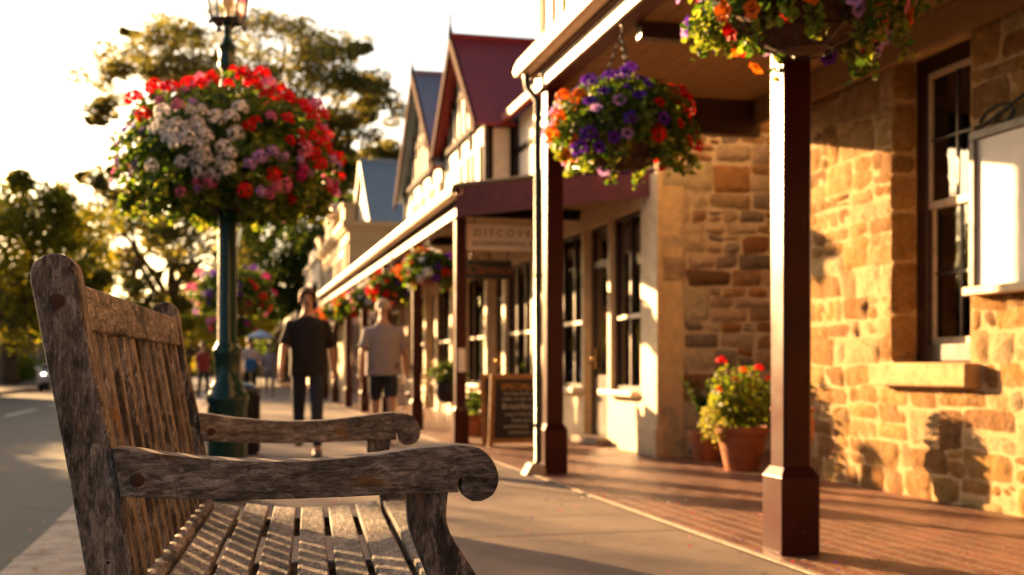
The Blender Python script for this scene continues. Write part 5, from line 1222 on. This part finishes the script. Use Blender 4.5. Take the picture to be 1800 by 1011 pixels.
    for i in range(nr+1):
        th_ = math.pi*.60*i/nr
        for q in range(ns):
            a_ = 2*math.pi*q/ns; fr_ = -math.sin(a_)       # +1 at the face
            t2 = th_*(1-.38*max(0, fr_)); d = Vector((math.sin(t2)*math.cos(a_)*.094, math.sin(t2)*math.sin(a_)*.108, math.cos(t2)*.10)); d *= 1+.05*noise.noise(d*60)
            m.v.append((c[0]+d.x, c[1]+d.y, c[2]+d.z))
    m.f = [(i*ns+q, i*ns+(q+1) % ns, (i+1)*ns+(q+1) % ns, (i+1)*ns+q) for i in range(nr) for q in range(ns)]; m.c = [(1, 1, 1)]*len(m.f)
    m.build('hair', hair, r, True)
    for sx in (-1, 1):
        m = MB(); m.sphere((sx*.030, -.108, 1.650), .012, 10); m.build('eye', mat_paint('eye', (.05, .03, .02), .2) if 'eye' not in bpy.data.materials else bpy.data.materials['eye'], r, True)
        m = MB(); m.sphere((sx*.086, .0, 1.635), .03, 10, None, (.35, .6, 1)); m.build('ear', skin, r, True)
    m = MB(); m.sphere((0, -.112, 1.588), .022, 10, None, (1, .3, .25)); m.build('mouth', mat_paint('lips', (.35, .13, .10), .5) if 'lips' not in bpy.data.materials else bpy.data.materials['lips'], r, True)
    if hat:
        m = MB(); m.lathe([(.107, 1.68), (.108, 1.72), (.09, 1.775), (.05, 1.80), (.005, 1.805)], (0, 0, 0), 20, None, .92, 1.05); m.prism([(-.08, -.07), (-.075, -.17), (0, -.20), (.075, -.17), (.08, -.07)], lambda u, w_, t_: (u, w_, t_), 1.682, 1.692); m.build('cap', hat, r, True)
    if extra: extra(r, J)
    return r
BLK = mat_paint('black_cotton', (.006, .0055, .006), .85, .1, .1, 20); DENIM = mat_paint('dark_denim', (.018, .022, .035), .85, .2, .2, 30); GREY = mat_paint('grey_cotton', (.26, .235, .25), .85, .08, .1, 16); NAVY = mat_paint('navy_shorts', (.014, .018, .03), .85, .1)
HB = mat_paint('brown_hair', (.10, .05, .025), .7, .3, .5, 40); HG = mat_paint('sandy_grey_hair', (.52, .40, .27), .7, .3, .5, 40); HD = mat_paint('dark_hair', (.03, .02, .012), .6)
p = at(541, 645, 11.7); person((p.x, p.y, 0), -.08, 'man in a black shirt and dark jeans walking towards the bench', 1.72, .30, BLK, DENIM, False, HB, None, BLACK, (.16, -.20), 1.12, None, .9)
p = at(674, 645, 13.4); person((p.x, p.y, 0), math.pi-.12, 'man in a grey shirt and navy shorts walking away under the baskets', 1.70, .20, GREY, NAVY, True, HG, None, WHITE, (.16, -.14), 1.3)
WS = mat_paint('white_shirt', (.5, .5, .55), .8); BLU = mat_paint('blue_cloth', (.01, .13, .42), .7); RDC = mat_paint('red_shirt', (.35, .05, .04), .8); PLE = mat_paint('pale_dress', (.42, .36, .40), .8)
def apron(r, J):
    m = MB(); m.sphere((0, -.10, 1.02), .18, 16, None, (1, .6, 1.1)); m.build('blue_bag', BLU, r, True)
p = at(439, 645, 29); person((p.x, p.y, 0), .2, 'distant person in white top with a bright blue bag, beside the far lamp', 1.66, .15, WS, BLK, False, HD, None, BLACK, (.2, .2), 1.0, None, .25, apron)
p = at(474, 645, 36); person((p.x, p.y, 0), .0, 'distant person in pale clothes left of the man in black', 1.62, .12, PLE, GREY, False, HB, None, BLACK)
p = at(357, 645, 33); person((p.x, p.y, 0), .5, 'distant person in a red shirt seen left of the near lamp column', 1.62, .1, RDC, BLK, False, HD, None, BLACK)

# tall slim planter standing by the wall just behind the near post
tl = empty('tall_planter', (4.11, 7.76, .005), 0, 'tall slim urn planter standing hidden behind the near maroon post', 'planter')
MB().lathe([(.10, 0), (.12, .02), (.07, .08), (.06, .20), (.11, .32), (.15, .45), (.155, .58), (.14, .66), (.165, .69), (.165, .71), (.13, .70), (.01, .68)], n=24).build('urn', TERRA, tl, True)
bushy(tl, (0, 0, .84), (.13, .13, .15), 420, .028, DEEP, 19); tl.scale = (1, 1, .86)

# ------------------------------------------------------------------ greenery added out of view to shade road and footpath
rng = np.random.default_rng(91)
hg = empty('shade_hedge', (-9.6, 26, 0), 0, 'long clipped hedgerow added out of view to shade the road', 'shade_hedge')  # unseen row put in to keep the low sun off the road
n_ = 26000; P = np.stack([rng.uniform(-.55, .55, n_), rng.uniform(-19, 20, n_), rng.uniform(.0, 3.1, n_)], 1)
f_ = rng.integers(0, 3, n_); P[f_ == 0, 0] = .5+rng.normal(scale=.06, size=(f_ == 0).sum()); P[f_ == 1, 0] = -.5+rng.normal(scale=.06, size=(f_ == 1).sum()); P[f_ == 2, 2] = 3.0+rng.normal(scale=.12, size=(f_ == 2).sum())
leaf_obj('foliage', hg, P, rng.normal(size=P.shape), rng.uniform(.04, .09, n_), pal_cols(rng, n_, DEEP), TLEAF)
m = MB(); m.box(-.42, .42, -19, 20, 0, 2.85); m.build('stems', BARK, hg)  # solid box core inside the leaves, added to block the sun
for k, (y, zz) in enumerate(((14, 4.2), (20.5, 4.1), (26.5, 4.2), (37, 4.2))):  # unseen trees put in to break up the sunlight on the pavement
    rr = random.Random(60+k); cl_ = [(rr.uniform(-1.3, 1.3), rr.uniform(-2.6, 2.6), zz+rr.uniform(-1.2, .9), rr.uniform(1.1, 1.8), .7) for _ in range(14)]
    tree((-10.6, y, 0), cl_, YELG, 420, .09, ['nearest', 'second', 'third', 'farthest'][k]+' small open tree added out of view to dapple the footpath with shade', 'small trees added out of view to cast shade', .12, .45, 'small_tree', 60+k)
# petals and small leaves dropped on the footpath
m = MB(); rr = random.Random(12)
for k in range(520):
    x = rr.uniform(-.5, 4.5); y = rr.uniform(2.6, 16); z = .014 if x > 2.49 else .004
    if k < 200: x = rr.gauss(0, .8); y = rr.gauss(8.1, .9); z = .006
    if k > 380: x = 2.5+rr.gauss(.1, .35); y = rr.choice([4.6, 7.45])+rr.gauss(0, .5); z = .014
    if x < -.58: continue
    a = rr.uniform(0, 6.28); s_ = rr.uniform(.007, .018); ux, uy = math.cos(a)*s_, math.sin(a)*s_
    m.add([(x-ux, y-uy, z), (x+uy*.5, y-ux*.5, z+.006*rr.random()), (x+ux, y+uy, z+.004), (x-uy*.5, y+ux*.5, z+.008)], [(0, 1, 2, 3)], rr.choice([REDC, PINK, (.3, .2, .05), (.2, .1, .03), WHT, PURP, (.15, .1, .04)]))
tag(m.build('fallen_petals', PETAL, fix=False), 'petals and small leaves scattered on the footpath and brick paving', 'petals', kind='stuff')
